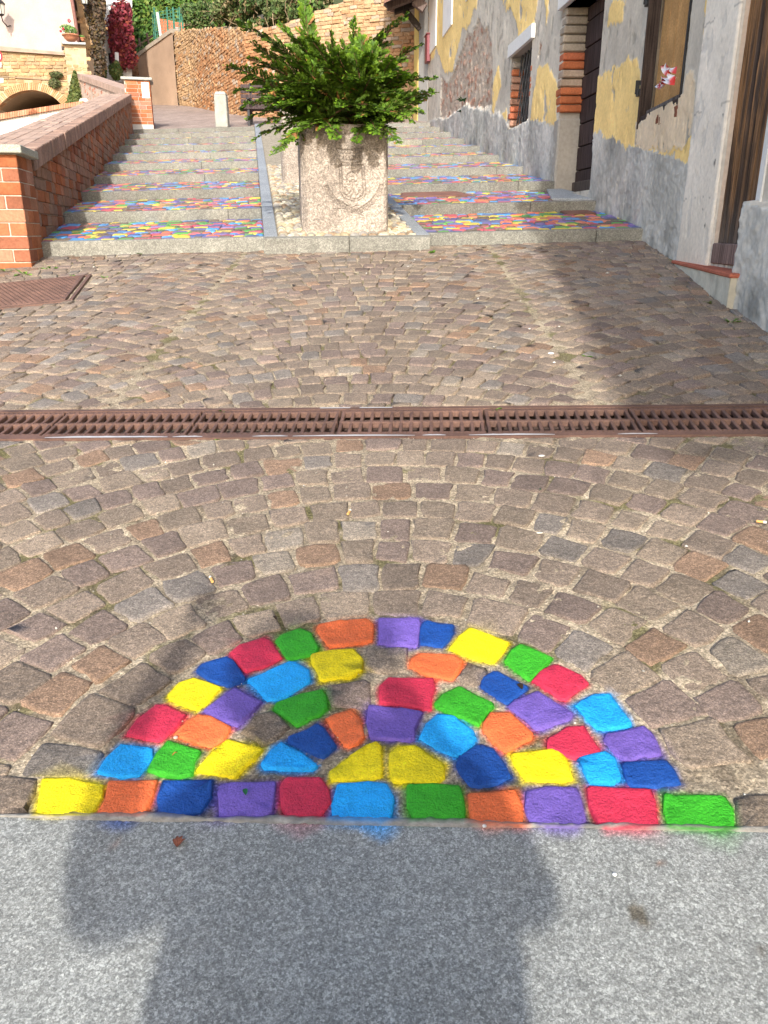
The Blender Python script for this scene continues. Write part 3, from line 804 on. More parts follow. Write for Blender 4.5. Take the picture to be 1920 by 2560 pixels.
# ================================================================ PLANTERS
def planter(x0, x1, yf, zb, h, label, emblem, group=None):
    t = empty('stone_planter', ((x0+x1)/2, yf, zb), label=label, cat='planter', group=group)
    W_ = x1-x0; D = W_*.98; ch = .055*W_/.74; pc = np.array((.49, .42, .355))
    def side(name, p0, p1, grooves=None, fine=.006):
        p0 = np.array(p0); p1 = np.array(p1); L = np.linalg.norm(p1-p0); n = np.array(((p1-p0)[1], -(p1-p0)[0]))/L
        nu = max(6, int(L/fine)); nv = int(h/fine)
        U, Vv = np.meshgrid(np.linspace(0, L, nu), np.linspace(-.03, h, nv), indexing='ij')
        seed = int(abs(p0[0])*100) % 50
        off = .005*fbm(U*18, Vv*18, seed)+.0075*fbm(U*62, Vv*55, seed+3)
        edge = np.minimum(np.minimum(U, L-U), h-Vv); off = off-np.clip((.018-edge)/.018, 0, 1)**2*.010-np.clip(.006-edge, 0, 1)*1.0
        C = np.ones(U.shape+(3,))*pc*(1+.25*fbm(U*25, Vv*25, seed+7)[..., None])
        C = C*(1-.25*np.clip((fbm(U*3, Vv*2, 8)-.1)*3, 0, 1)[..., None])
        if grooves:
            d = np.full(U.shape, 9.)
            for pl in grooves:
                for (ax, ay), (bx_, by) in zip(pl[:-1], pl[1:]):
                    dx, dy = bx_-ax, by-ay; m_ = (U > min(ax, bx_)-.03) & (U < max(ax, bx_)+.03) & (Vv > min(ay, by)-.03) & (Vv < max(ay, by)+.03)
                    tt = np.clip(((U[m_]-ax)*dx+(Vv[m_]-ay)*dy)/(dx*dx+dy*dy+1e-9), 0, 1)
                    d[m_] = np.minimum(d[m_], np.hypot(U[m_]-ax-tt*dx, Vv[m_]-ay-tt*dy))
            g = np.clip(1-d/.0065, 0, 1)**.8; off = off-.011*g+.004*np.exp(-((d-.011)/.005)**2)
            C = C*(1-.38*g[..., None])
        X = p0[0]+(p1-p0)[0]*U/L+n[0]*off; Y = p0[1]+(p1-p0)[1]*U/L+n[1]*off; Z = zb+Vv
        V = np.stack([X, Y, Z], -1).reshape(-1, 3); I = np.arange(nu*nv).reshape(nu, nv)
        Fc = np.stack([I[:-1, :-1], I[1:, :-1], I[1:, 1:], I[:-1, 1:]], -1).reshape(-1, 4)
        return obj(name, V, Fc, 'planter', t, C.reshape(-1, 3), True)
    gr = None
    if emblem:
        def q(pts): return [((zx-300)/1160*W_, h*(1640-zy)/1515) for zx, zy in pts]
        gr = [q([(735,700),(740,1070),(790,1140),(900,1190),(960,1195),(1070,1130),(1085,1060),(1060,690),(735,700)]),
              q([(768,720),(772,1055),(815,1115),(910,1162),(960,1165),(1040,1110),(1052,1050),(1032,715)]),
              q([(750,690),(1015,686)]), q([(770,655),(880,668),(1012,650)]), q([(780,608),(890,620),(1005,600)]),
              q([(715,490),(765,525),(890,532),(1010,510),(1055,465)]), q([(700,462),(790,480),(900,480),(1060,445)]),
              q([(735,560),(760,640)]), q([(1010,540),(1010,640)]),
              q([(840,860),(835,820),(870,800),(900,770),(930,800),(965,825),(975,870),(960,915),(920,925),(870,920),(840,890),(840,860)]),
              q([(890,850),(925,845),(930,890),(895,900)]), q([(905,935),(912,1000),(925,1050),(880,1140)]), q([(912,1010),(860,1080),(830,1110)]),
              q([(785,1070),(830,1130)]), q([(930,1060),(960,1110),(940,1150)]), q([(1000,1040),(975,1100)]), q([(800,1000),(850,1060)])]
        for i in range(9):
            x = 730+i*38; y = 485-abs(i-4)*3; gr.append(q([(x, y-8), (x+4, y+38)]))
        for i in range(6):
            x = 790+i*40; gr.append(q([(x, 560), (x+2, 600)]))
        for sg in (-1, 1):
            st_ = [(960, 1360), (960+sg*110, 1290), (960+sg*200, 1215), (960+sg*290, 1100), (960+sg*345, 960)] if sg > 0 else [(960, 1360), (860, 1310), (760, 1245), (680, 1190), (610, 1090), (550, 975)]
            gr.append(q(st_))
            for i in range(len(st_)-1):
                for k in range(3):
                    f_ = k/3; x = st_[i][0]*(1-f_)+st_[i+1][0]*f_; y = st_[i][1]*(1-f_)+st_[i+1][1]*f_
                    a = math.atan2(st_[i+1][1]-st_[i][1], st_[i+1][0]-st_[i][0])
                    for s2 in (-1, 1):
                        b2 = a+s2*.62; L = 72-6*i
                        m1 = (x+math.cos(b2+s2*.15)*L*.5, y+math.sin(b2+s2*.15)*L*.5); e = (x+math.cos(b2-s2*.1)*L, y+math.sin(b2-s2*.1)*L)
                        gr.append(q([(x, y), m1, e]))
        gr += [q([(660, 1297), (740, 1300), (800, 1290)]), q([(870, 1350), (960, 1365), (1050, 1400)]), q([(930, 1310), (960, 1330), (1000, 1300)]), q([(900, 1290), (940, 1260), (985, 1255)])]
    fine = .006 if emblem else .02
    side('front_face', (x0+ch, yf), (x1-ch*.3, yf), gr, .0048 if emblem else .02)
    side('corner_face', (x0, yf+ch), (x0+ch, yf), None, fine); side('corner_face', (x1-ch*.3, yf), (x1, yf+ch*.4), None, fine)
    side('side_face', (x0-.085, yf+D), (x0, yf+ch), None, fine*2); side('side_face', (x1, yf+ch*.4), (x1, yf+D), None, fine*2)
    side('back_face', (x1, yf+D), (x0-.085, yf+D), None, .03)
    b = Buf(); e = .003
    o8 = [(x0+e, yf+ch), (x0+ch, yf+e), (x1-ch*.3, yf+e), (x1-e, yf+ch*.4), (x1-e, yf+D-e), (x0-.085+e, yf+D-e)]
    c = ((x0+x1)/2, yf+D/2); i8 = [(c[0]+(p[0]-c[0])*.8, c[1]+(p[1]-c[1])*.8) for p in o8]; n = 6
    V = [(*p, zb+h-.004) for p in o8]+[(*p, zb+h-.004) for p in i8]+[(*p, zb+h-.08) for p in i8]
    b.add(V, [(i, (i+1) % n, n+(i+1) % n, n+i) for i in range(n)]+[(n+i, n+(i+1) % n, 2*n+(i+1) % n, 2*n+i) for i in range(n)], pc); b.make('rim', 'planter', t)
    obj('soil', [(*p, zb+h-.06) for p in i8], [tuple(range(n))], 'sand', t, np.array((.06, .045, .03)))
    return t
planter(-.716, .030, 7.30, rampz(-.3, 7.3)-.004, .858, 'pink granite planter carved with a crowned shield and laurel branches', True)
def RP(px, py):
    d = ray(px, py); t = (ZC-(1.168-.1795*7.12))/(.01*d.x+.1795*d.y-d.z); return (t*d.x, t*d.y)
p2 = RP(705, 458)
planter(p2[0], p2[0]+.74, p2[1], rampz(p2[0], p2[1])-.004, .858, 'plain granite planter half hidden behind the carved one on the pebbled ramp', False)

# ---------------------------------------------------------------- shrub
def shrub(name, base, tips, label, nrand, half, lscale=1.0, leafw=.0085, droop=.1):
    t = empty(name, base, label=label, cat='shrub')
    VV = []; CC = []; stems = Buf(); rg = np.random.default_rng(11)
    base = np.array(base)
    allt = [np.array(p) for p in tips]
    for i in range(nrand):
        a = rg.uniform(0, 2*math.pi); e = rg.uniform(.2, 1.3); r = rg.uniform(.45, .9)
        allt.append(base+np.array((math.cos(a)*math.cos(e)*half[0], math.sin(a)*math.cos(e)*half[1], math.sin(e)*half[2]))*r)
    for bi, tip in enumerate(allt):
        st_ = base+np.array((rg.uniform(-.30, .30), rg.uniform(-.28, .28), -.05)); dvec = tip-st_; L = np.linalg.norm(dvec)
        ctrl = st_+dvec*.45+np.array((0, 0, .16*L+.06))
        hue = rg.uniform(.65, 1.35); brown = rg.random() < .05
        N_ = max(12, int(L/.028)); ts = np.linspace(0, 1, N_)
        P = ((1-ts)**2)[:, None]*st_+(2*ts*(1-ts))[:, None]*ctrl+(ts**2)[:, None]*tip
        if droop and bi < len(tips) and tip[2] < base[2]+.15: pass
        T = np.gradient(P, axis=0); T /= np.linalg.norm(T, axis=1)[:, None]
        stems.add(*tube([tuple(p) for p in P[::3]], list(np.linspace(.011, .003, len(P[::3]))), 5), (.13, .07, .04))
        roll = rg.uniform(0, math.pi)
        for k in range(int(N_*.16), N_):
            s = ts[k]
            for sg in (-1, 1):
                up = np.array((0, 0, 1.)); sd = np.cross(T[k], up); sd /= (np.linalg.norm(sd)+1e-6); u2 = np.cross(sd, T[k])
                ra = rg.normal(0, .35); sdir = sg*(sd*math.cos(ra)+u2*math.sin(ra))
                d = T[k]*rg.uniform(.75, 1.0)+sdir*rg.uniform(.55, .85); d /= np.linalg.norm(d)
                tl = lscale*(.040+.22*(1-s)**.9*min(1, s*3+.2))*rg.uniform(.7, 1.15)
                m = max(4, int(tl/.0115)); q = np.linspace(.08, 1, m)
                nrm = np.cross(d, sdir*sg); nrm /= (np.linalg.norm(nrm)+1e-6); lat = np.cross(nrm, d)
                pts = P[k]+d*(q*tl)[:, None]-np.array((0, 0, 1))*((q*tl)**2*rg.uniform(.2, 1.1))[:, None]
                for s2 in (-1, 1):
                    ll = lscale*(.050-.028*q)*rg.uniform(.75, 1.2, m)
                    ld = d[None]*.80+s2*lat[None]*.55+nrm[None]*rg.normal(0, .16, m)[:, None]; ld /= np.linalg.norm(ld, axis=1)[:, None]
                    wv = np.cross(ld, nrm); wv /= (np.linalg.norm(wv, axis=1)[:, None]+1e-6); wv = wv+nrm*rg.normal(0, .35, m)[:, None]
                    ww = leafw*rg.uniform(.8, 1.25, m)[:, None]*.5
                    a0 = pts; a1 = pts+ld*(ll*.45)[:, None]+wv*ww; a2 = pts+ld*ll[:, None]; a3 = pts+ld*(ll*.45)[:, None]-wv*ww
                    VV.append(np.stack([a0, a1, a2, a3], 1).reshape(-1, 3))
                    c = np.array((.058, .125, .010))*hue*rg.uniform(.55, 1.35)
                    near_base = np.clip(1-s*1.1, 0, 1); c = c*(1-.35*near_base)+np.array((.075, .085, .02))*.35*near_base  # leaves nearer the branch base mixed darker and more olive
                    if rg.random() < .022 or (brown and s < .5 and rg.random() < .3): c = np.array((.30, .13, .05))
                    tipc = (q[:, None]**2*s*np.array((.075, .115, .0)))
                    CC.append(np.repeat(c[None]+tipc*hue, 4, axis=0))
        
    V = np.vstack(VV); C = np.vstack(CC); Fc = np.arange(len(V)).reshape(-1, 4)
    print(name, 'leaves', len(Fc))
    obj('foliage', V, Fc, 'leaf', t, C, False, kind='stuff')
    stems.make('stems', 'wood', t, True)
    return t
TIPS = [(600,58,7.3),(573,168,7.2),(594,225,7.15),(612,262,7.1),(655,310,7.15),(688,380,7.05),(720,350,7.1),(636,112,7.5),(705,62,7.8),(760,0,7.8),(735,95,7.5),(778,100,7.4),(828,88,7.6),(884,55,7.7),(905,100,7.4),(950,88,7.6),(1012,40,7.75),(980,150,7.4),
        (1046,113,7.6),(1084,195,7.5),(1080,232,7.3),(1050,282,7.2),(1026,298,7.0),(992,352,7.0),(890,352,6.98),(842,342,7.0),(940,330,6.95),(800,165,6.95),(870,190,6.9),(742,205,6.95),(678,200,6.95),(930,195,6.95),(1000,232,7.05),
        (850,265,6.95),(700,262,6.95),(628,150,7.4),(640,345,7.3),(625,290,7.4),(666,95,7.6),(860,110,7.8),(970,110,7.9),(1010,180,7.6),(1040,240,7.6),(790,120,7.9),(900,290,6.92),(950,270,6.9),(1000,300,7.1),(655,250,7.0),(730,150,7.2),(850,150,7.2)]
shrub('conifer_shrub', (-.34, 7.66, 2.10), [tuple(A(*p)) for p in TIPS], 'spreading green conifer overflowing the carved granite planter', 95, (.86, .70, .70), 1.0, .0155)
shrub('conifer_shrub', (p2[0]+.37, p2[1]+.37, rampz(p2[0], p2[1])+.84), [], 'lower conifer shrub in the rear planter on the pebbled ramp', 26, (.6, .6, .55), 1.3, .016)

# ================================================================ BRICK PILLAR AND PARAPET
BR = [(.40, .145, .065), (.36, .125, .055), (.42, .165, .08), (.33, .13, .075), (.42, .20, .12)]
def brick_pillar(O, sdir, width, depth, z0, z1, ncr, label, lean=0):
    t = empty('brick_pillar', (O[0], O[1], z0), label=label, cat='pillar')
    s = np.array((*sdir, 0.)); s /= np.linalg.norm(s); f = np.array((-s[1], s[0], 0.))
    O = np.array((O[0], O[1], 0.)); H = (z1-z0)/ncr
    def P(a, b_, z): return O+f*a+s*b_+np.array((0, 0, z))
    def hexa(a0, a1, b0, b1, za, zb): return [P(a1, b0, za), P(a0, b0, za), P(a0, b1, za), P(a1, b1, za), P(a1, b0, zb), P(a0, b0, zb), P(a0, b1, zb), P(a1, b1, zb)]
    e = .006
    obj('mortar', hexa(e, width-e, e, depth-e, z0, z1), HEX, 'mortar', t, np.array((.52, .45, .37)))
    g = .008; hb = .125
    for k in range(ncr):
        za = z0+k*H+g*.4; zb = z0+(k+1)*H-g*.5
        A_ = k % 2 == 0; L = .27
        def put(a0, a1, b0, b1):
            c = np.array(random.choice(BR))*random.uniform(.85, 1.12); V, Fc = cham(hexa(a0+random.uniform(-.002, .002), a1, b0+random.uniform(-.002, .002), b1, za, zb+random.uniform(-.002, .001)), .005)
            if random.random() < .25: c = c*.75+np.array((.5, .4, .34))*.25
            obj('brick', V, Fc, 'brick', t, c)
        a = 0 if A_ else hb+g
        first = True
        while a < width-.05:
            ln = L if not (first and not A_) else L*.6; first = False; a1 = min(a+ln, width); put(a, a1-g/2, 0, hb); a = a1+g/2
        b_ = hb+g if A_ else 0; first = True
        while b_ < depth-.04:
            b1 = min(b_+L*(1 if not A_ else .75), depth); put(0, hb, b_, b1-g/2); b_ = b1+g/2
        b_ = hb+g
        while b_ < depth-.04:
            b1 = min(b_+L, depth); put(width-hb, width, b_, b1-g/2); b_ = b1+g/2
    return t, hexa
t, hx = brick_pillar((-2.893, 6.77), (-.19, 1), .80, .54, .86, 1.775, 9, 'orange brick pillar with a grey stone cap at the foot of the parapet')
V, Fc = cham(hx(-.055, .86, -.06, .56, 1.777, 1.838), .006); obj('cap_slab', V, Fc, 'granite', t, np.array((.42, .43, .36)))
cpz = lambda y: 1.853+.1785*(y-7.359)
cpx = lambda y: -2.993-.2222*(y-7.359)
par = empty('brick_parapet', (-3.2, 7.4, 1.0), label='sloping brick parapet wall with worn brick coping beside the stairs', cat='parapet wall')
ws = np.array((-.2222, 1, 0.)); ws /= np.linalg.norm(ws); wn = np.array((ws[1], -ws[0], 0.))
TH = .16
def wfr(a, b_, h):    # a = y, b = z, h outwards to the stairs
    return (xwall(a)+wn[0]*h, a+wn[1]*h, b_)
V = []
for y in (7.25, 21.1):
    zt = cpz(y)-TH; x = xwall(y)-.010; V += [(x, y, zt-1.6), (x, y, zt+.05), (x-.54, y, zt+.05), (x-.54, y, zt-1.6)]
obj('wall_core', V, [(0, 4, 5, 1), (1, 5, 6, 2), (2, 6, 7, 3), (0, 1, 2, 3), (7, 6, 5, 4)], 'mortar', par, np.array((.34, .27, .21)))
cnt = 0; b = Buf(); ch_ = .102
k = 0
cand = []
for k in range(0, 36):
    z0 = .84+k*ch_; y = 7.28+(.13 if k % 2 else 0)+random.uniform(-.02, .02)
    while y < 21:
        y2 = y+random.uniform(.25, .29)
        ym = (y+y2)/2
        if z0 < cpz(ym)-TH+.02 and z0+ch_ > 1.0+.1795*(ym-7.4)-.12:
            P = [(y, z0), (y2, z0), (y2, z0+ch_), (y, z0+ch_)]
            P = clip(P, -.1785, 1, cpz(0)-TH-.002)
            if len(P) > 2 and abs(area(P)) > .002: cand.append(P)
        y = y2
cand.sort(key=lambda P: cen(P)[0])
for P in cand:
    if area(P) < 0: P = P[::-1]
    out = ring(P, .0022, .0055, .06, False)
    c = np.array(random.choice(BR))*random.uniform(.62, 1.0)
    if random.random() < .55: c = c*.42+np.array((.27, .205, .155))*.58
    V, Fc, C = stone(out, wfr, random.gauss(.002, .003), -.02, .006, .004, 0, .02, .002, c)
    Fc = [f[::-1] for f in Fc]
    if cnt < 300: obj('brick', V, Fc, 'brick', par, C); cnt += 1
    else: b.add(V, Fc, C)
b.make('bricks', 'brick', par, kind='stuff')
def cfr(y, q, h):     # coping: q = distance left of its stair-side edge
    x = cpx(y)-q; return (x, y+.2*q*0, cpz(y)+h)
y = 7.33
while y < 21.05:
    p = .0735; dz = random.gauss(0, .0022); dq = random.gauss(0, .003)
    P8 = [cfr(*v) for v in ((y, .15, -TH), (y, dq, -TH), (y+p-.004, dq, -TH), (y+p-.004, .15, -TH), (y, .15, dz), (y, dq, dz), (y+p-.004, dq, dz), (y+p-.004, .15, dz))]
    c = np.array((.30, .20, .155))*random.uniform(.85, 1.15)
    V, Fc = cham(P8, .006); obj('coping_brick', V, Fc, 'brick', par, c); y += p
for r in range(4):
    y = 7.33-random.uniform(0, .2); q0 = .157+r*.117
    while y < 21.05:
        L = .30; ys = max(y, 7.33); dz = random.gauss(-.002, .002)
        P8 = [cfr(*v) for v in ((ys, q0+.11, -TH*.5), (ys, q0, -TH*.5), (y+L-.006, q0, -TH*.5), (y+L-.006, q0+.11, -TH*.5), (ys, q0+.11, dz), (ys, q0, dz), (y+L-.006, q0, dz), (y+L-.006, q0+.11, dz))]
        if y+L-ys > .05:
            c = np.array((.42, .30, .235))*random.uniform(.85, 1.1); V, Fc = cham(P8, .005); obj('coping_tile', V, Fc, 'brick', par, c)
        y += L
P8 = [cfr(*v) for v in ((7.33, .625, -TH), (7.33, .03, -TH), (21.1, .03, -TH), (21.1, .625, -TH), (7.33, .62, -.012), (7.33, .03, -.012), (21.1, .03, -.012), (21.1, .62, -.012))]
obj('coping_bed', P8, HEX, 'mortar', par, np.array((.50, .42, .34)))

# ================================================================ HOUSE
house = empty('old_house', (2.28, 8, 1.4), label='old house with peeling yellow plaster, bare rubble and grey plinth along the stairs', cat='house')
def R3(seg, pts): return [W(1000+x/3.318, y/3.318, seg) for x, y in pts]
def R4(seg, pts): return [W(1400+x/2.765, y/2.765, seg) for x, y in pts]
YEL = [R3(1, [(210,-60),(665,-60),(650,50),(610,80),(590,170),(555,245),(515,225),(495,330),(470,440),(440,560),(425,600),(395,610),(370,590),(345,530),(330,470),(300,380),(285,470),(235,520),(215,400)]),
       R3(1, [(810,-60),(1150,-60),(1140,60),(1110,200),(1090,290),(985,372),(970,180),(940,110),(920,40),(890,90),(860,30)]),
       R3(1, [(1155,510),(1180,560),(1220,530),(1270,560),(1320,700),(1305,1035),(1180,1020),(1085,995),(1110,800),(1140,640)]),
       R3(1, [(790,620),(820,560),(835,720),(800,850),(780,930),(765,900),(775,700)]), R3(1, [(850,930),(900,895),(895,965),(850,955)]), R3(1, [(1200,-30),(1235,-30),(1220,210),(1205,130)]),
       R4(0, [(270,600),(345,520),(400,490),(450,470),(500,405),(540,450),(560,560),(555,800),(530,860),(525,1000),(400,965),(262,920),(272,700)]),
       R4(0, [(770,1050),(860,1010),(890,920),(925,935),(905,1118),(760,1085)]), R4(0, [(520,990),(560,1010),(760,1060),(760,1085),(520,1005)]), R4(0, [(430,0),(500,-20),(490,80),(470,170),(410,165)]), R4(0, [(1000,120),(1010,0),(1010,-90),(1035,-90),(1020,120),(1000,260)])]
PEA = [R4(0, [(565,830),(640,770),(720,755),(850,660),(870,540),(900,455),(935,520),(930,700),(900,900),(880,1010),(780,1060),(560,1015),(528,1000),(532,860)])]
RUB = [R3(1, [(560,250),(600,290),(655,130),(690,230),(740,240),(760,400),(770,560),(760,890),(640,895),(560,860),(500,900),(450,960),(330,990),(345,640),(400,700),(440,600),(520,400)]),
       R3(1, [(1140,440),(1165,340),(1180,380),(1150,470)])]
PLI = [R3(1, [(330,980),(400,985),(520,885),(590,880),(700,915),(890,970),(905,1078),(1065,1000),(1300,1048),(1300,1900),(300,1900),(200,1020)])]
plN = [(10.36, 1.0), (10.36, 2.40), (9.0, 2.16), (8.6, 2.07), (7.65, 1.90), (6.77, 1.76), (6.2, 1.665), (6.2, .3), (10.36, .3)]
PLI.append([(9.03, .2), (9.03, 2.165), (8.61, 2.075), (7.65, 1.905), (6.77, 1.76), (6.20, 1.665), (6.20, .2)])
PLI.append([(4.88, .2), (4.90, 1.36), (4.6, 1.33), (2.0, .95), (2.0, 0)])
OPN = {0: [(6.60, 7.76, 2.15, 3.75), (4.93, 5.53, 1.06, 3.30)], 1: [(9.04, 10.36, 1.62, 3.60), (11.80, 12.92, 2.62, 3.57)]}
def facade(seg, ys, zs, zcut):
    x0, y0, m = SEG[seg]; ops = OPN[seg]
    for o in ops: ys = np.append(ys, o[:2]); zs = np.append(zs, o[2:])
    ys = np.unique(np.round(ys, 4)); zs = np.unique(np.round(zs, 4))
    Y, Z = np.meshgrid(ys, zs, indexing='ij')
    Yw = Y+.10*fbm(Y*3, Z*3, 21)*(1 if seg else .5)+.03*fbm(Y*16, Z*16, 22); Zw = Z+.07*fbm(Y*3, Z*3, 23)+.03*fbm(Y*14, Z*14, 24)+.05*fbm(Y*22, Z*1.5, 25)
    n1 = fbm(Y*1.5, Z*1.5, 30); n2 = fbm(Y*9, Z*9, 31); n3 = fbm(Y*40, Z*40, 33)
    C = np.ones(Y.shape+(3,))*np.array((.60, .545, .455))*(1+.22*n1[..., None]+.10*n2[..., None])
    off = .004*n2+.0015*n3
    # pitted and cracked spots of the grey coat
    pit = np.clip((fbm(Y*11, Z*7, 40)-.24)*9, 0, 1); off -= .006*pit; C *= (1-.28*pit)[..., None]
    def inside(L, warp=True):
        r = np.zeros(Y.shape, bool)
        for P in L: r |= pip(Yw if warp else Y, Zw if warp else Z, P)
        return r
    ye = inside(YEL); chips = (fbm(Y*6, Z*3.2, 50) > .44) | (fbm(Y*18, Z*5, 51) > .56); ye2 = ye & ~chips
    C[ye2] = (np.array((.92, .665, .27))*(1+.08*n1[ye2][:, None])); off[ye2] += .009
    e = ye & chips; C[e] = C[e]*.85
    pe = inside(PEA); chips = fbm(Y*7, Z*3, 55) > .38; pe2 = pe & ~chips
    C[pe2] = np.array((.78, .63, .44))*(1+.05*n1[pe2][:, None]); off[pe2] += .010; C[pe & chips] *= .7
    ru = inside(RUB)
    i = np.floor((Z+.03*fbm(Y*2, Z*2, 60))/.072); j = np.floor(Y/.24+(i % 2)*.5+hsh(i, 3)*.3); fz = (Z/.072) % 1
    hb = hsh(i, j); base = np.where((hb > .62)[..., None], np.array((.40, .22, .155)), np.array((.46, .37, .29)))*(.75+.5*hsh(i, j, 3))[..., None]
    lump = np.clip((fbm(Y*8, Z*8, 61)+.30)*2.4, 0, 1)
    cr = base*(1-.75*lump)[..., None]+np.array((.55, .46, .37))*(.75*lump)[..., None]
    depth = -.030+.020*hb*(1-lump)+.018*fbm(Y*13, Z*13, 62)+.012*fbm(Y*34, Z*34, 64)
    C[ru] = cr[ru]*(1+.25*n3[ru][:, None]); off[ru] = depth[ru]
    kk = .25 if seg == 0 else 1.0
    pl = np.zeros(Y.shape, bool)
    for P in PLI: pl |= pip(Y+kk*(Yw-Y), Z+kk*(Zw-Z), P)
    if True:
        blot = np.clip(fbm(Y*2.6, Z*2.6, 70)*1.6+.5, 0, 1)[..., None]; damp = np.clip(fbm(Y*5, Z*5, 71)*2.2+.2, 0, 1)[..., None]
        cp = np.array((.66, .635, .57))*blot+np.array((.46, .45, .41))*(1-blot)
        base_ = (GA*Y+GB*2.2 if seg == 0 else 1.0+.18*(Y-7.2)); low = np.clip(1-(Z-base_)/.38, 0, 1)[..., None]
        cp = cp*(1-.45*damp*low)
        if seg: st_ = np.clip(fbm(Y*3.5, Z*1.6, 75)*2.4+.25, 0, 1)[..., None]; cp = cp*(1-.20*st_); sp_ = np.clip(fbm(Y*9, Z*9, 76)*3, 0, 1)[..., None]; cp = cp*(1-.22*sp_)
        C[pl] = (cp*(1+.18*n3[..., None]))[pl]; off[pl] = (.013+.010*fbm(Y*22, Z*22, 72)+.006*fbm(Y*60, Z*60, 73))[pl]
        if seg == 0: off[pl & (Y < 4.9)] += .085
    X = xw_seg(seg, Y)-off
    V = np.stack([X, Y, Z], -1).reshape(-1, 3); I = np.arange(Y.size).reshape(Y.shape)
    Fc = np.stack([I[:-1, :-1], I[:-1, 1:], I[1:, 1:], I[1:, :-1]], -1).reshape(-1, 4)
    cc = V[Fc].mean(1); keep = (cc[:, 2] < zcut(cc[:, 1])) & (cc[:, 2] > cc[:, 1]*0+(GA*cc[:, 1]-.1 if seg == 0 else .75+.165*(cc[:, 1]-7.2)))
    for o in ops: keep &= ~((cc[:, 1] > o[0]) & (cc[:, 1] < o[1]) & (cc[:, 2] > o[2]) & (cc[:, 2] < o[3]))
    obj('wall', V, Fc[keep], 'render', house, C.reshape(-1, 3), True)
def xw_seg(s, y): return SEG[s][0]+SEG[s][2]*(y-SEG[s][1])
facade(0, np.concatenate([np.arange(2.5, 4.3, .06), np.arange(4.3, 8.001, .0125)]), np.arange(.25, 3.9, .0125), lambda y: 3.9+0*y)
ysf = [8.0]
while ysf[-1] < 21.75: ysf.append(ysf[-1]+.014+.0022*(ysf[-1]-8))
ysf[-1] = 21.75
facade(1, np.array(ysf), np.arange(.9, 7.2, .021), lambda y: 3.9+.24*(y-8))
def hp(s, y, off, z): return (xw_seg(s, y)-off, y, z)
def hbox(s, y0, y1, o0, o1, z0, z1):
    """o0 inner offset, o1 outer offset (towards the street)"""
    return [hp(s, y0, o1, z0), hp(s, y0, o0, z0), hp(s, y1, o0, z0), hp(s, y1, o1, z0), hp(s, y0, o1, z1), hp(s, y0, o0, z1), hp(s, y1, o0, z1), hp(s, y1, o1, z1)]
WALLC = np.array((.45, .42, .375))
b = Buf()    # the parts of the house out of view that still stand there
b.add([(2.28-.0345*5.5-.0, 2.5, .2), (6.5, 2.5, .2), (6.5, -5.6, -.9), (xw(-5.6), -5.6, -.9), (xw(2.5), 2.5, 4.6), (6.5, 2.5, 4.6), (6.5, -5.6, 4.6), (xw(-5.6), -5.6, 4.6)], [f[::-1] for f in HEX], WALLC)
V = [hp(0, 2.5, 0, 3.88), hp(0, 8, 0, 3.88), (8, 8, 3.88), (8, 2.5, 3.88), hp(0, 2.5, 0, 5.6), hp(0, 8, 0, 5.6), (8, 8, 5.6), (8, 2.5, 5.6)]
b.add(V, [(0, 1, 5, 4), (4, 5, 6, 7), (3, 2, 1, 0), (0, 4, 7, 3)], WALLC)
V = [hp(1, 8, 0, 3.88), hp(1, 21.75, 0, 7.18), (8, 21.75, 7.18), (8, 8, 3.88), hp(1, 8, 0, 8.2), hp(1, 21.75, 0, 8.2), (8, 21.75, 8.2), (8, 8, 8.2)]
b.add(V, [(0, 1, 5, 4), (4, 5, 6, 7), (0, 4, 7, 3)], WALLC)
b.add([hp(1, 21.75, 0, 2), (8, 21.75, 2), (8, 21.75, 8.2), hp(1, 21.75, 0, 8.2)], [(0, 1, 2, 3)], WALLC)
b.make('upper_wall', 'render', house)
boxo('roof', [(xw(-5.4)-.56, -5.0, 4.86), (7, -5.0, 6.2), (7, 3.2, 6.2), (xw(3.2)-.30, 3.2, 4.86), (xw(-5.4)-.56, -5.0, 4.98), (7, -5.0, 6.35), (7, 3.2, 6.35), (xw(3.2)-.30, 3.2, 4.98)], 'brick', (.35, .16, .1), house)
for i in range(13):
    y = -5.2+i*.66; boxo('rafter', [(xw(y)-.52, y, 4.74), (xw(y)+.3, y, 4.9), (xw(y)+.3, y+.1, 4.9), (xw(y)-.52, y+.1, 4.74), (xw(y)-.52, y, 4.86), (xw(y)+.3, y, 5.02), (xw(y)+.3, y+.1, 5.02), (xw(y)-.52, y+.1, 4.86)], 'wood', (.1, .06, .04), house)
# plank layout helper
def reveal(s, o, d, parent, col, m='render'):
    y0, y1, z0, z1 = o; b = Buf()
    b.add([hp(s, y1, 0, z0), hp(s, y1, -d, z0), hp(s, y1, -d, z1), hp(s, y1, 0, z1)], [(3, 2, 1, 0)], col)
    b.add([hp(s, y0, 0, z0), hp(s, y0, -d, z0), hp(s, y0, -d, z1), hp(s, y0, 0, z1)], [(0, 1, 2, 3)], col)
    b.add([hp(s, y0, 0, z1), hp(s, y1, 0, z1), hp(s, y1, -d, z1), hp(s, y0, -d, z1)], [(0, 1, 2, 3)], col)
    b.add([hp(s, y0, 0, z0), hp(s, y1, 0, z0), hp(s, y1, -d, z0), hp(s, y0, -d, z0)], [(3, 2, 1, 0)], col)
    return b.make('reveal', m, parent)
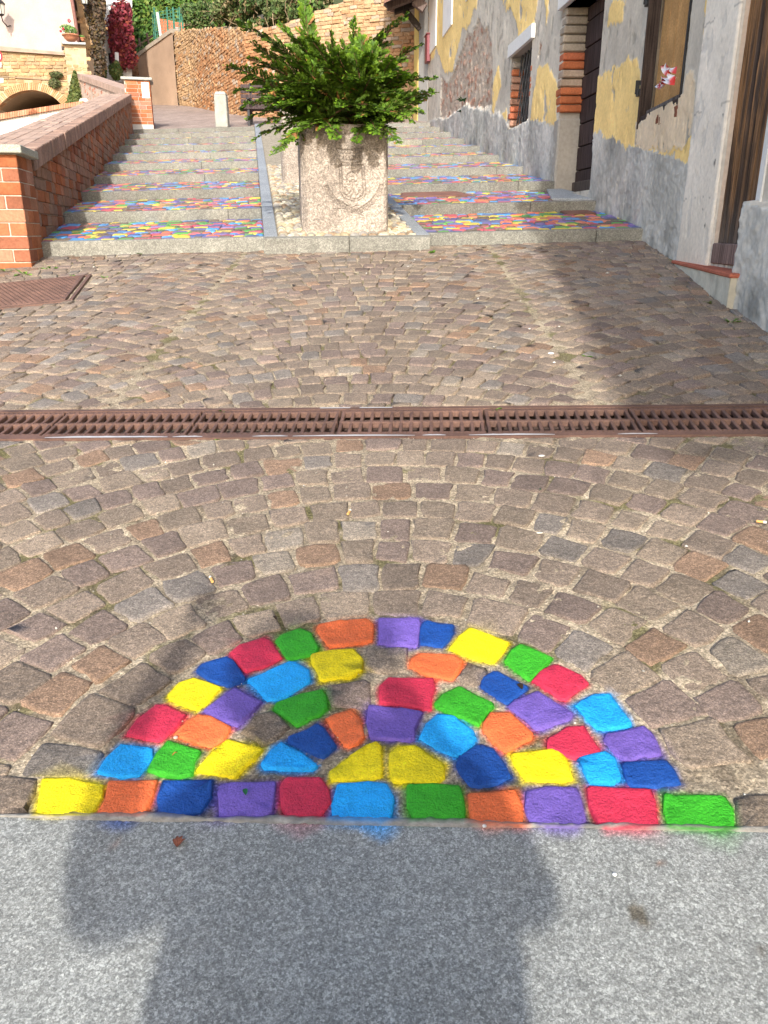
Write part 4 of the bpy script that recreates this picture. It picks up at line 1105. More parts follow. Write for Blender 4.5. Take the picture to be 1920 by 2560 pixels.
# --- weathered brown door
o = OPN[0][1]; d1 = empty('door', hp(0, 5.2, -.1, 1.06), house); d1['label'] = 'weathered brown plank door'
reveal(0, o, .07, d1, (.66, .56, .47))
n = 7; pw = (o[1]-o[0])/n; zb = 1.13
for i in range(n):
    y = o[0]+i*pw; NZ = 40; V = []; C = []
    for k in range(NZ):
        z = zb+(3.3-zb)*k/(NZ-1)
        for yy, of in ((y+.001, -.045), (y+.005, -.025), (y+pw*.5, -.024), (y+pw-.005, -.025), (y+pw-.001, -.045)):
            V.append(hp(0, yy, of+random.gauss(0, .0008), z))
            f = float(fbm(np.array(yy*34), np.array(z*1.6), 81)); g2 = float(fbm(np.array(yy*70), np.array(z*4), 82)); lo = max(0, 1-(z-zb)/.85)
            c = np.array((.24, .125, .055))*(1+.5*g2); dk = min(1, max(0, f*3.2+.25+.75*lo)); c = c*(1-dk)+np.array((.055, .036, .026))*dk
            gy = max(0, min(1, 1-(z-zb)/.30))*.8; c = c*(1-gy)+np.array((.14, .11, .09))*gy; C.append(c)
    Fc = [(k*5+j, (k+1)*5+j, (k+1)*5+j+1, k*5+j+1) for k in range(NZ-1) for j in range(4)]
    obj('plank', V, Fc, 'wood', d1, np.array(C))
boxo('backing', hbox(0, o[0], o[1], -.08, -.05, 1.06, 3.3), 'wood', (.03, .02, .015), d1)
boxo('threshold_beam', hbox(0, o[0], o[1]-.005, -.08, .01, 1.0, 1.128), 'wood', (.20, .135, .115), d1, .006)
# white pilaster left of the door
ys = np.linspace(5.535, 6.19, 60); zs = np.linspace(.93, 3.9, 260)
Y, Z = np.meshgrid(ys, zs, indexing='ij'); cr = fbm(Y*9, Z*5, 90)
ed = np.minimum(Y-5.535, 6.19-Y); off = .032+.003*fbm(Y*6, Z*6, 91)+.0015*fbm(Y*30, Z*30, 92)-np.clip(.012-ed, 0, 1)*1.2
flk = (cr > .26); off[flk] -= .003
C = np.ones(Y.shape+(3,))*np.array((.86, .79, .68))*(1+.06*fbm(Y*2, Z*2, 93)[..., None]); C[flk] = np.array((.74, .69, .61))
for zz in (1.42, 1.98, 2.52): crk = np.abs(Z-zz-.02*fbm(Y*6, Y*3, 94)) < .006; C[crk & (fbm(Y*8, Z*0+zz, 95) > -.1)] *= .62
lo = np.clip(1-(Z-1.0)/.5, 0, 1)[..., None]; C = C*(1-lo*.25)+np.array((.62, .50, .34))*lo*.22
for py_, pz, r in ((5.62, 1.62, .016), (5.66, 1.24, .012), (5.75, 1.34, .008), (5.95, 1.30, .007), (5.58, 1.9, .01)):
    C[np.hypot(Y-py_, Z-pz) < r*(1+fbm(Y*40, Z*40, 96))] = (.25, .23, .2)
X = xw_seg(0, Y)-off; V = np.stack([X, Y, Z], -1).reshape(-1, 3); I = np.arange(Y.size).reshape(Y.shape)
obj('pilaster', V, np.stack([I[:-1, :-1], I[:-1, 1:], I[1:, 1:], I[1:, :-1]], -1).reshape(-1, 4), 'render', house, C.reshape(-1, 3), True)
boxo('pilaster_core', hbox(0, 5.538, 6.187, -.02, .018, .93, 3.9), 'render', (.66, .64, .6), house)
boxo('white_strip', hbox(0, 4.86, 4.925, 0, .012, 1.36, 3.3), 'white', (.72, .72, .70), house)
# red sill and its rendered base
q = [G(1691, 656), G(1857, 757)]
ob = [xw(6.2)-q[0][0], xw(q[1][1])-q[1][0]]
print('block', q, ob)
so_ = max(.05, min(.4, q[1][1] and xw(4.75)-q[1][0]))
step = empty('door_step', hp(0, 5.4, .05, .9), label='plastered step with a red tile sill under the weathered door', cat='step')
yA, yB = 4.80, 6.22
P8 = [hp(0, yA, .13, .55), hp(0, yA, -.16, .55), hp(0, yB, -.10, .75), hp(0, yB, .035, .75), hp(0, yA, .12, .945), hp(0, yA, -.16, .945), hp(0, yB, -.10, .975), hp(0, yB, .03, .975)]
n = 40; V = []; C = []
for i in range(n):
    f_ = i/(n-1); y = yA+(yB-yA)*f_; gr_ = gz(2.1, y)
    zt = .945+.03*f_
    for k in range(10):
        g_ = k/9; z = (gr_-.05)*(1-g_)+zt*g_
        of = (.14*(1-f_)+.045*f_)+.012*float(fbm(np.array(y*7), np.array(z*7), 97))-.010*(g_ < .12)
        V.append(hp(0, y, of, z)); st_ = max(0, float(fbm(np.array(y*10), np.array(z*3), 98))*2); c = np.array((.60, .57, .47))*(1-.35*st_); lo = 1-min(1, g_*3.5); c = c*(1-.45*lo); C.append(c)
Fc = [(i*10+k, i*10+k+1, (i+1)*10+k+1, (i+1)*10+k) for i in range(n-1) for k in range(9)]
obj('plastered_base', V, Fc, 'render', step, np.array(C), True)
b = Buf(); b.add([hp(0, yA, .14, .5), hp(0, yA, -.1, .5), hp(0, yA, -.1, .944), hp(0, yA, .14, .944)], [(0, 1, 2, 3)], (.5, .47, .38)); b.make('base_end', 'render', step)
V, Fc = cham([hp(0, yA-.01, .152, .943), hp(0, yA-.01, -.16, .943), hp(0, yB, -.16, .975), hp(0, yB, .055, .975), hp(0, yA-.01, .150, .968), hp(0, yA-.01, -.16, .980), hp(0, yB, -.16, 1.003), hp(0, yB, .053, .997)], .006)
obj('red_sill', V, Fc, 'mortar', step, np.array((.42, .135, .085)))
# --- near window: dark frame, pine boards
o = OPN[0][0]; w1 = empty('window', hp(0, 7.2, -.1, 2.15), house); w1['label'] = 'window boarded with pale pine planks'
reveal(0, o, .135, w1, (.34, .19, .13), 'brick')
DK = (.055, .040, .034)
boxo('frame', hbox(0, o[1]-.012, o[1]+.012, -.10, .02, 2.06, 3.75), 'wood', DK, w1, .004)
boxo('frame', hbox(0, 6.60, 6.635, -.13, .012, 2.15, 3.75), 'wood', (.03, .03, .03), w1, .004)
boxo('frame', hbox(0, 7.725, 7.745, -.125, -.085, 2.19, 3.75), 'wood', (.20, .16, .11), w1, .003)
boxo('sill', hbox(0, 6.64, 7.74, -.13, -.045, 2.16, 2.205), 'wood', (.15, .13, .12), w1, .004)
boxo('sill', hbox(0, 6.64, 7.74, -.10, .005, 2.115, 2.155), 'wood', (.05, .035, .03), w1, .004)
n = 5; yy0, yy1 = 6.64, 7.72; pw = (yy1-yy0)/n
for i in range(n):
    y = yy0+i*pw; NZ = 26; V = []; C = []
    for k in range(NZ):
        z = 2.205+(3.75-2.205)*k/(NZ-1)
        for y_, of in ((y+.001, -.118), (y+.006, -.104), (y+pw-.006, -.104), (y+pw-.001, -.118)):
            V.append(hp(0, y_, of, z)); g2 = float(fbm(np.array(y_*40), np.array(z*2.5), 83+i)); C.append(np.array((.50, .285, .115))*(1+.22*g2))
    Fc = [(k*4+j, (k+1)*4+j, (k+1)*4+j+1, k*4+j+1) for k in range(NZ-1) for j in range(3)]
    obj('plank', V, Fc, 'mortar', w1, np.array(C))
boxo('backing', hbox(0, o[0], o[1], -.15, -.13, 2.15, 3.75), 'wood', (.02, .015, .01), w1)
for z in (2.33, 3.02):
    V = hbox(0, 7.77, 7.845, .0, .035, z, z+.055); boxo('hinge', V, 'iron', (.03, .03, .03), w1, .004)
    boxo('hinge', hbox(0, 7.83, 7.845, .0, .045, z+.02, z+.13), 'iron', (.03, .03, .03), w1, .003)
b = Buf()   # bare brick under the window
for i in range(9):
    y = 6.66+i*.12; zt = 2.11
    V, Fc = cham(hbox(0, y, y+.112, -.08, -.002+random.uniform(-.006, .012), zt-.07-random.uniform(.0, .03), zt), .008); obj('brick', V, Fc, 'brick', w1, np.array(random.choice(BR))*random.uniform(.5, .8))
# tape
tp = empty('barrier_tape', hp(0, 6.75, .01, 2.3), label='knotted red and white plastic tape tied to the boarded window', cat='tape')
def strip(name, pts, wd, m, parent, colfn):
    V = []; C = []; n = len(pts); tw = 0
    for i, p in enumerate(pts):
        p = Vector(p); d = (Vector(pts[min(i+1, n-1)])-Vector(pts[max(i-1, 0)])).normalized(); s = d.cross(Vector((1, .3, .1))).normalized(); s = (Matrix.Rotation(tw, 3, d) @ s); tw += .5
        for e in (-1, 1): V.append(tuple(p+s*e*wd/2)); C.append(colfn(i))
    return obj(name, V, [(2*i, 2*i+1, 2*i+3, 2*i+2) for i in range(n-1)], m, parent, np.array(C), True)
RW = lambda i: (.75, .05, .03) if (i//2) % 2 == 0 else (.85, .85, .86)
def tapt(pp): return [Vector(hp(0, *[(lambda w_: (w_[0], .0+oo, w_[1]))(W(1400+x/3.19, y/3.19, 0)) for _ in (0,)][0])) for x, y, oo in pp]
for pp in ([(962,560,.03),(930,550,.05),(905,525,.06),(895,535,.07),(915,575,.06),(935,610,.05),(955,640,.04)], [(955,640,.04),(920,625,.07),(895,630,.08),(900,660,.07),(870,675,.07),(840,680,.06)], [(960,650,.04),(925,650,.08),(890,660,.08),(875,690,.07),(850,690,.07)], [(958,645,.05),(940,600,.06),(930,570,.06)]):
    P = tapt(pp); Q = []
    for a_, b_ in zip(P[:-1], P[1:]):
        for k in range(3): Q.append(a_.lerp(b_, k/3))
    Q.append(P[-1]); strip('tape_end', Q, .05, 'plastic', tp, RW)
# --- dark plank door with the bare brick jamb
o = OPN[1][0]; d2 = empty('door', hp(1, 9.7, -.2, 1.62), house); d2['label'] = 'dark door of wide horizontal planks'
reveal(1, o, .30, d2, (.40, .37, .33))
z = 1.64
while z < 3.6:
    hgt = random.uniform(.24, .30); z1 = min(3.6, z+hgt)
    V, Fc = cham(hbox(1, 9.05, 10.35, -.28, -.235+random.uniform(-.006, .006), z, z1-.012), .006)
    obj('plank', V, Fc, 'wood', d2, np.array((.050, .032, .029))*random.uniform(.85, 1.2)); z = z1
boxo('backing', hbox(1, 9.04, 10.36, -.30, -.275, 1.62, 3.6), 'wood', (.015, .01, .01), d2)
V, Fc = cham(hbox(1, 9.12, 9.2, -.235, -.20, 1.64, 3.6), .004); obj('door_stile', V, Fc, 'wood', d2, np.array((.03, .022, .02)))
k = 0; z = 1.62
while z < 3.55:
    hgt = .090; low = z < 2.45
    if not low:
        c = np.array(random.choice([(.50, .16, .07), (.45, .14, .07), (.46, .37, .28), (.44, .34, .26), (.48, .20, .10)]))*random.uniform(.85, 1.1)
        if z > 3.12: c = np.array((.40, .34, .27))*random.uniform(.85, 1.1)
        dy = .03*random.random(); V, Fc = cham(hbox(1, 10.29+dy, 10.46+random.uniform(-.02, .05), -.29, .012+random.uniform(-.012, .012), z+.006, z+hgt-.006), .012); obj('brick', V, Fc, 'brick', d2, c)
    z += hgt
boxo('jamb', hbox(1, 10.31, 10.50, -.29, .015, 1.55, 2.46), 'render', (.40, .37, .32), d2, .02)
boxo('lintel', hbox(1, 8.95, 10.50, -.28, .06, 3.60, 3.76), 'white', (.72, .71, .68), d2, .004)
boxo('bottom_rail', hbox(1, 9.05, 10.35, -.26, -.20, 1.60, 1.76), 'wood', (.10, .075, .06), d2, .01)
# --- barred window
o = OPN[1][1]; w2 = empty('window', hp(1, 12.4, -.1, 2.6), house); w2['label'] = 'small deep window behind a lattice of iron bars'
reveal(1, o, .20, w2, (.36, .33, .29))
obj('pane', [hp(1, 11.8, -.19, 2.62), hp(1, 12.92, -.19, 2.62), hp(1, 12.92, -.19, 3.57), hp(1, 11.8, -.19, 3.57)], [(3, 2, 1, 0)], 'plastic', w2, np.array((.05, .055, .06)))
for i in range(-5, 9):
    for sg in (1, -1):
        a = (11.8+i*.16, 2.6) if sg > 0 else (11.8+i*.16+.3, 3.57)
        P = []
        for f_ in (0, 1):
            y = a[0]+f_*.5; z = a[1]+sg*f_*.97
            P.append((y, z))
        (ya_, za_), (yb_, zb_) = P
        t0, t1 = 0, 1
        for lo_, hi_ in ((11.8, 12.92),):
            dy = yb_-ya_; t0 = max(t0, (lo_-ya_)/dy); t1 = min(t1, (hi_-ya_)/dy)
        if t1-t0 < .08: continue
        pa = hp(1, ya_+(yb_-ya_)*t0, -.12-.012*sg, za_+(zb_-za_)*t0); pb = hp(1, ya_+(yb_-ya_)*t1, -.12-.012*sg, za_+(zb_-za_)*t1)
        V, Fc = tube([pa, pb], .009, 6); obj('bar', V, Fc, 'iron', w2, np.array((.10, .10, .10)))
z = 2.66
while z < 3.5:
    c = np.array(random.choice([(.50, .17, .08), (.46, .15, .08), (.42, .24, .17)]))*random.uniform(.8, 1.1)
    if z > 3.38: c = np.array((.40, .35, .3))
    V, Fc = cham(hbox(1, 12.86+.02*random.random(), 12.98, -.18, .0+random.uniform(-.01, .01), z+.006, z+.088), .014); obj('brick', V, Fc, 'brick', w2, c); z += .095
for z in (2.9, 2.99, 3.07, 3.2):
    V, Fc = cham(hbox(1, 11.74, 11.83, -.25, .002, z, z+.075), .01); obj('brick', V, Fc, 'brick', w2, np.array((.42, .15, .08)))
boxo('lintel', hbox(1, 11.70, 13.02, -.20, .045, 3.575, 3.74), 'white', (.72, .72, .70), w2, .004)
# white painted window surrounds hanging into the picture from above
def band(s, pA, pB, o1=.035):
    (y0, z0), (y1, z1) = W(*pA, s), W(*pB, s); boxo('window_surround', hbox(s, min(y0, y1), max(y0, y1), 0, o1, (z0+z1)/2, (z0+z1)/2+1.9), 'white', (.80, .78, .74), house, .005)
band(1, (1074, 142), (1092, 113)); band(1, (1110, 93), (1132, 62)); band(1, (1168, 6), (1182, -18)); band(0, (1537, 58), (1553, 40), .05)
# end pilaster, narrow yellow return, and red box
boxo('corner_pilaster', [(1.07, 21.74, 3.6), (1.5, 21.74, 3.6), (1.5, 22.15, 3.6), (.86, 22.15, 3.6), (1.07, 21.74, 8), (1.5, 21.74, 8), (1.5, 22.15, 8), (.86, 22.15, 8)], 'render', (.33, .32, .30), house)
boxo('corner_return', [(.84, 22.16, 3.6), (1.5, 22.16, 3.6), (1.5, 22.6, 3.6), (.76, 22.6, 3.6), (.84, 22.16, 8), (1.5, 22.16, 8), (1.5, 22.6, 8), (.76, 22.6, 8)], 'render', (.62, .47, .16), house)
rbx = empty('red_box', hp(1, 21.6, .06, 5.1), label='dark red metal box fixed on the far corner of the house', cat='box')
V, Fc = cham(hbox(1, 21.30, 21.66, 0.002, .10, 5.03, 5.60), .01); obj('body', V, Fc, 'plastic', rbx, np.array((.17, .015, .03)))
V, Fc = cham(hbox(1, 21.27, 21.69, 0.002, .12, 5.60, 5.62), .004); obj('lid', V, Fc, 'plastic', rbx, np.array((.20, .02, .03)))
# small fern growing on the wall
def tuft(name, c, n, L, wd, col, label, cat='plant', spread=1.0, up=.6, group=None, m='leaf'):
    V = []; C = []; c = Vector(c)
    for i in range(n):
        a = random.uniform(0, 6.283); e = random.uniform(.2, 1.2)*up; d = Vector((math.cos(a)*spread, math.sin(a)*spread, math.tan(min(1.3, e)))).normalized()
        s = d.cross(Vector((0, 0, 1))).normalized()*wd*random.uniform(.6, 1.2)/2; l = L*random.uniform(.5, 1.1); k = np.array(col)*random.uniform(.7, 1.35)
        p0 = c+Vector((random.gauss(0, L*.12), random.gauss(0, L*.12), 0)); p1 = p0+d*l*.55; p2 = p0+d*l-Vector((0, 0, l*.22))
        V += [p0, p1+s, p2, p1-s]; C += [k]*4
    V = [tuple(v) for v in V]; Fc = [tuple(range(4*i, 4*i+4)) for i in range(n)]
    return obj(name, V, Fc, m, None, np.array(C), label=label, cat=cat, group=group)
for (px, py, L, n) in ((1160, 253, .17, 40), (1154, 280, .10, 16)):
    y, z = W(px, py, 1); tuft('wall_fern', hp(1, y, .03, z), n, L, .04, (.035, .10, .035), 'dark fern sprouting from the bare rubble of the house wall' if n > 20 else 'smaller fern just below the dark fern on the house wall')

# canopy at the far end of the house
cn = empty('wooden_canopy', (.4, 21.6, 6), label='dark timber canopy braced against the far corner of the house', cat='canopy')
Yc = 21.3
def beam(p, q, r, Y0=Yc, Y1=Yc, nm='brace', col=(.030, .022, .018)):
    a = np.array(A(p[0], p[1], Y0)); b_ = np.array(A(q[0], q[1], Y1)); d = b_-a; d /= np.linalg.norm(d); s = np.cross(d, (0, 1, 0)); s /= np.linalg.norm(s); t_ = np.cross(d, s)
    P8 = [a-s*r-t_*r, a+s*r-t_*r, a+s*r+t_*r, a-s*r+t_*r, b_-s*r-t_*r, b_+s*r-t_*r, b_+s*r+t_*r, b_-s*r+t_*r]
    c_ = np.mean(P8, 0); return boxo(nm, P8, 'wood', col, cn, .01)
beam((984, 24), (1045, 2), .10); beam((1008, 20), (1047, 68), .065); beam((1020, 36), (1050, 74), .05, nm='brace')
beam((966, 14), (1066, -24), .10, 20.8, 20.8, 'rafter', (.10, .07, .06)); beam((1036, 0), (1062, 22), .10, 20.9, 20.9, 'rafter', (.16, .12, .11))
beam((966, 6), (984, 22), .07, 20.9, Yc, 'rafter', (.13, .08, .07))
P8 = [tuple(A(*p)) for p in ((960, 8, 20.3), (1075, -45, 20.3), (1060, -60, 23), (962, 0, 23))]
boxo('roof_deck', P8+[(x, y, z+.12) for x, y, z in P8], 'brick', (.20, .11, .085), cn)

# ================================================================ UPPER LEFT BACKGROUND
def dz(py): d = ray(960, py); return d.z/d.y
def brickfield(name, fr, poly, H, L, colf, parent, gap=.010, rough=.012, stag=.5, flip=False, m='brick', jit=.004):
    xs = [p[0] for p in poly]; zs = [p[1] for p in poly]; b = Buf()
    z = min(zs); k = 0
    while z < max(zs):
        x = min(xs)-random.uniform(0, L)
        hh = H*random.uniform(.9, 1.1)
        while x < max(xs):
            l = L*random.uniform(.55, 1.15)
            if pip(np.array(x+l/2), np.array(z+hh/2), poly):
                P = [(x, z), (x+l, z), (x+l, z+hh), (x, z+hh)]
                out = ring(P, jit, gap*.6, .10, False)
                V, Fc, C = stone(out, fr, random.gauss(0, rough), -.06, .014, .010, .0, .02, .003, colf(x, z))
                if flip: Fc = [f[::-1] for f in Fc]
                b.add(V, Fc, C)
            x += l
        z += hh
    return b.make(name, m, parent, kind='stuff')
def front(Y): return lambda a, b_, h: (a, Y-h, b_)
def pxpoly(pts, Y): return [(A(x, y, Y).x, A(x, y, Y).z) for x, y in pts]
def extr(name, pts, Y, depth, m, col, parent=None, skew=0, **k):
    P = pxpoly(pts, Y); n = len(P)
    if area(P) < 0: P = P[::-1]
    V = [(x, Y, z) for x, z in P]+[(x+skew*depth, Y+depth, z) for x, z in P]
    Fc = [tuple(range(n)), tuple(range(n, 2*n))[::-1]]+[((i+1) % n, i, n+i, n+(i+1) % n) for i in range(n)]
    return obj(name, V, Fc, m, parent, np.array(col), **k)
OC = lambda x, z: np.array(random.choice([(.46, .32, .17), (.43, .29, .15), (.50, .37, .22), (.43, .26, .14), (.38, .27, .16)]))*random.uniform(.85, 1.12)
# far pillar and returning wall
q = A(385, 313, 21.35); qt = A(384, 222, 21.35)
t, hx = brick_pillar((q.x, 21.30), (-.22, 1), .60, .55, 3.55, 4.62, 12, 'orange brick pillar with a paper notice at the head of the stairs')
V, Fc = cham(hx(-.06, .66, -.06, .6, 4.622, 4.68), .006); obj('cap_slab', V, Fc, 'granite', t, np.array((.40, .41, .37)))
V = hx(.03, .20, -.008, -.003, 4.24, 4.58); obj('notice', V, HEX, 'white', t, np.array((.80, .82, .80)))
b = Buf()
for (a_, z_, w_) in ((.13, 4.52, .008), (.135, 4.50, .01), (.128, 4.475, .012), (.11, 4.36, .006)): b.add(hx(a_-w_, a_+w_, -.0095, -.0085, z_, z_+.012), HEX, (.12, .13, .12))
b.make('notice_print', 'plastic', t)
V = hx(.0, .62, -.02, .0, 3.5, 3.66); obj('patch_of_plaster', V, HEX, 'white', t, np.array((.6, .57, .52)))
ret = empty('brick_parapet', (-7, 22, 3.7), label='farther brick parapet turning left behind the upper pillar', cat='parapet wall')
Pa = np.array(A(328, 229, 21.8)); Pb = np.array(A(196, 184, 26.5)); dd = (Pb-Pa); dh = dd.copy(); dh[2] = 0; Lh = np.linalg.norm(dh); dh /= Lh; nf = np.array((dh[1], -dh[0], 0)); nf = nf if nf[1] < 0 else -nf
def rf(a, q_, z): return Pa+dd*a/Lh+nf*q_*-1+np.array((0, 0, z))
def rfr_(a, b_, h): p = Pa+dh*a+nf*h; return (p[0], p[1], b_)
P8 = [rf(0, -.05, -.15), rf(Lh, -.05, -.15), rf(Lh, .5, -.15), rf(0, .5, -.15), rf(0, -.05, 0), rf(Lh, -.05, 0), rf(Lh, .5, 0), rf(0, .5, 0)]
obj('coping', P8, [f[::-1] for f in HEX], 'brick', ret, np.array((.42, .30, .24)))
P8 = [rf(0, .0, -2.6), rf(Lh, .0, -2.6), rf(Lh, .45, -2.6), rf(0, .45, -2.6), rf(0, .0, -.152), rf(Lh, .0, -.152), rf(Lh, .45, -.152), rf(0, .45, -.152)]
obj('wall_core', P8, [f[::-1] for f in HEX], 'mortar', ret, np.array((.50, .40, .33)))
sp = (Pb[2]-Pa[2])/Lh
brickfield('bricks', rfr_, [(0, Pa[2]-1.5), (Lh, Pb[2]-1.9), (Lh, Pb[2]-.17), (0, Pa[2]-.17)], .09, .27, lambda x, z: np.array(random.choice([(.48, .22, .15), (.50, .36, .27), (.55, .42, .34)]))*random.uniform(.85, 1.1), ret, rough=.004)

# retaining wall of old brick
ret2 = empty('retaining_wall', (-5, 27, 4.5), label='long old retaining wall of eroded orange brick above the upper road', cat='retaining wall')
def PLp(px, py):
    d = ray(px, py); t = (ZC-(3.69-.18*21.2))/(.18*d.y-d.z); return (t*d.x, t*d.y)
base = [(300, 219, 195), (352, 223, 147), (378, 229, 127), (445, 240, 82), (484, 254, 74), (540, 270, 72), (620, 285, 72), (700, 292, 66), (770, 297, 40), (865, 300, 2), (1060, 303, -70)]
DEP = [38, 36.6, 36, 34.6, 33, 29.1, 25.8, 24.8, 24.3, 23.8, 23.1]
BP = [(A(a_, b_, Y_).x, Y_, A(a_, b_, Y_).z-.9, ZC+Y_*dz(t_)) for (a_, b_, t_), Y_ in zip(base, DEP)]
for i in range(len(BP)-1):
    x0, y0, z0, t0 = BP[i]; x1, y1, z1, t1 = BP[i+1]; L = math.hypot(x1-x0, y1-y0); ux_, uy_ = (x1-x0)/L, (y1-y0)/L; nx, ny = uy_, -ux_
    if ny > 0: nx, ny = -nx, -ny
    fr = (lambda x0, y0, ux_, uy_, nx, ny: (lambda a, b_, h: (x0+ux_*a+nx*h, y0+uy_*a+ny*h, b_)))(x0, y0, ux_, uy_, nx, ny)
    poly = [(0, min(z0, z1)), (L, min(z0, z1)), (L, t1), (0, t0)]
    kind = 'brick' if i in (0,) or i >= 3 else 'plaster'
    if i == 1: kind = 'plaster'
    NN = max(2, int(L/.35)); MM = 14; V = []; C = []
    for a in range(NN+1):
        f_ = a/NN
        for k in range(MM+1):
            g_ = k/MM; z = (z0*(1-f_)+z1*f_-.1)*(1-g_)+(t0*(1-f_)+t1*f_)*g_
            V.append(fr(L*f_, z, -.03 if kind == 'brick' else .02+.02*random.random()))
            n_ = float(fbm(np.array(L*f_*.6), np.array(z*.25), 101+i)); C.append(np.array((.36, .26, .17) if kind == 'brick' else (.38, .27, .195))*(1+.5*n_))
    obj('wall_face', V, [(a*(MM+1)+k, (a+1)*(MM+1)+k, (a+1)*(MM+1)+k+1, a*(MM+1)+k+1) for a in range(NN) for k in range(MM)], 'render' if kind == 'plaster' else 'mortar', ret2, np.array(C), True)
    if kind == 'brick':
        def cf(x, z, i=i, x0=x0, y0=y0, ux_=ux_, uy_=uy_):
            xx, yy = x0+ux_*x, y0+uy_*x; n_ = float(fbm(np.array(xx*.5), np.array(z*.7), 110)); 
            k_ = min(1, max(0, .62+n_*1.6+random.gauss(0, .22))); c = np.array((.47, .32, .185))*k_+np.array((.40, .205, .10))*(1-k_)
            if i == 0: c = np.array((.42, .24, .14))
            if random.random() < .12: c = np.array((.42, .33, .25))
            return c*random.uniform(.8, 1.15)
        brickfield('bricks', fr, poly, .088, .27, cf, ret2, .006, .010 if i > 2 else .004, jit=.006)
    if i < 3:
        P = [fr(0, t0, -.3), fr(0, t0, .08), fr(L, t1, .08), fr(L, t1, -.3)]
        obj('coping', [(a, b_, c-.0) for a, b_, c in P]+[(a, b_, c+.14) for a, b_, c in P], HEX+[f[::-1] for f in HEX[:0]], 'mortar', ret2, np.array((.36, .31, .25)))
    # earth behind
    obj('earth_bank', [fr(0, t0-.05, -.1), fr(L, t1-.05, -.1), fr(L, t1+1.2, -6), fr(0, t0+1.2, -6)], [(0, 1, 2, 3)], 'sand', ret2, np.array((.30, .22, .13)))

# leaf masses
def leafmass(name, blobs, n, size, cols, label, cat, parent=None, flat=None, **k):
    """blobs: (x,y,z,rx,ry,rz)"""
    rg = np.random.default_rng(len(label or name)+n); wts = np.array([b_[3]*b_[5] for b_ in blobs]); wts = wts/wts.sum()
    idx = rg.choice(len(blobs), n, p=wts); B = np.array(blobs)[idx]
    d = rg.normal(size=(n, 3)); d /= np.linalg.norm(d, axis=1)[:, None]; r = rg.uniform(.35, 1, n)**.5
    r = r*(1+.25*fbm(d[:, 0]*2+B[:, 0], d[:, 2]*2+B[:, 2], 9))
    P = B[:, :3]+d*B[:, 3:6]*r[:, None]
    nn_ = d*.6+rg.normal(size=(n, 3))*.6+np.array((0, -.4, .3)); nn_ /= np.linalg.norm(nn_, axis=1)[:, None]
    u = np.cross(nn_, rg.normal(size=(n, 3))); u /= np.linalg.norm(u, axis=1)[:, None]; v = np.cross(nn_, u)
    s = size*rg.uniform(.6, 1.4, n)[:, None]
    V = np.stack([P-u*s*.5, P+v*s*.32+nn_*s*.1, P+u*s*.5, P-v*s*.32+nn_*s*.1], 1).reshape(-1, 3)
    ci = rg.choice(len(cols), n); C = np.array(cols)[ci]*rg.uniform(.7, 1.3, n)[:, None]
    o = obj(name, V, np.arange(4*n).reshape(-1, 4), 'leaf', parent, np.repeat(C, 4, axis=0), False, **k)
    return tag(o, label, cat)
GR = [(.055, .10, .025), (.08, .14, .03), (.04, .075, .02), (.12, .13, .05)]
DRY = [(.24, .19, .10), (.10, .13, .04), (.07, .11, .03), (.06, .09, .025), (.14, .15, .06)]
def B(px, py, Y, rpx, rpy, ry=.6):
    p = A(px, py, Y); s = F/(Y*1.11); return (p.x, p.y, p.z, rpx/s, ry, rpy/s)
def twigs(parent, cx, cy, cz, n, L, col):
    b = Buf()
    for i in range(n):
        p = Vector((cx+random.gauss(0, L*.3), cy+random.gauss(0, .2), cz)); pts = [p]
        d = Vector((random.gauss(0, .5), random.gauss(-.2, .3), random.choice((-1, 1))*random.uniform(.4, 1))).normalized()
        for k in range(4): d = (d+Vector((random.gauss(0, .35), random.gauss(0, .2), random.gauss(-.1, .3)))).normalized(); pts.append(pts[-1]+d*L/4)
        b.add(*tube(pts, [.014, .012, .009, .006, .003], 5), np.array(col)*random.uniform(.8, 1.2))
    return b.make('branches', 'wood', parent)
for (px, py, Y, rx, ry_, cols, lab) in ((505, 45, 33.2, 30, 48, GR, 'dark ivy bush spilling over the left end of the brick retaining wall'),
        (560, 30, 30.4, 38, 45, DRY, 'scrubby bush with dry stems on top of the brick retaining wall'),
        (625, 25, 27.5, 42, 38, GR[:3]+DRY[:1], 'green bush above the brick wall behind the left side of the conifer'),
        (690, 22, 26.3, 42, 34, DRY[1:]+GR[:1], 'tangled olive bush above the brick wall directly behind the conifer'),
        (770, 2, 25.6, 60, 32, GR[:2]+DRY[:2], 'bushy scrub on the wall top above the conifer tip'),
        (728, 34, 25.9, 30, 26, GR+DRY[1:], 'low ivy clump on the wall top just left of the tallest conifer tip'),
        (900, -25, 24.6, 50, 22, DRY, 'scrub along the wall top left of the timber canopy')):
    bl = [B(px+random.gauss(0, rx*.55), py+random.gauss(0, ry_*.5), Y+random.uniform(-.2, .9), rx*random.uniform(.35, .6), ry_*random.uniform(.3, .55), .5) for _ in range(9)]
    t = empty('scrub_bush', A(px, py+ry_, Y), label=lab, cat='bush')
    leafmass('foliage', bl, 5200, .115, cols, None, None, t, kind='stuff')
    c = A(px, py+ry_*.4, Y); twigs(t, c.x, c.y-.1, c.z, 6, .9, (.26, .19, .12))
for (px, py, rx, ry_, Y, lab) in ((362, 165, 10, 42, 37.5, 'ivy trailing down the plastered end of the retaining wall'), (470, 92, 8, 22, 33.9, 'short tuft of ivy hanging over the brick retaining wall'), (500, 85, 6, 16, 32.4, 'small weed hanging just right of the ivy tuft on the retaining wall')):
    o = leafmass('hanging_ivy', [B(px, py, Y, rx, ry_, .12), B(px+2, py+ry_*.4, Y, rx*.6, ry_*.6, .1)], 900, .09, GR, lab, 'ivy')

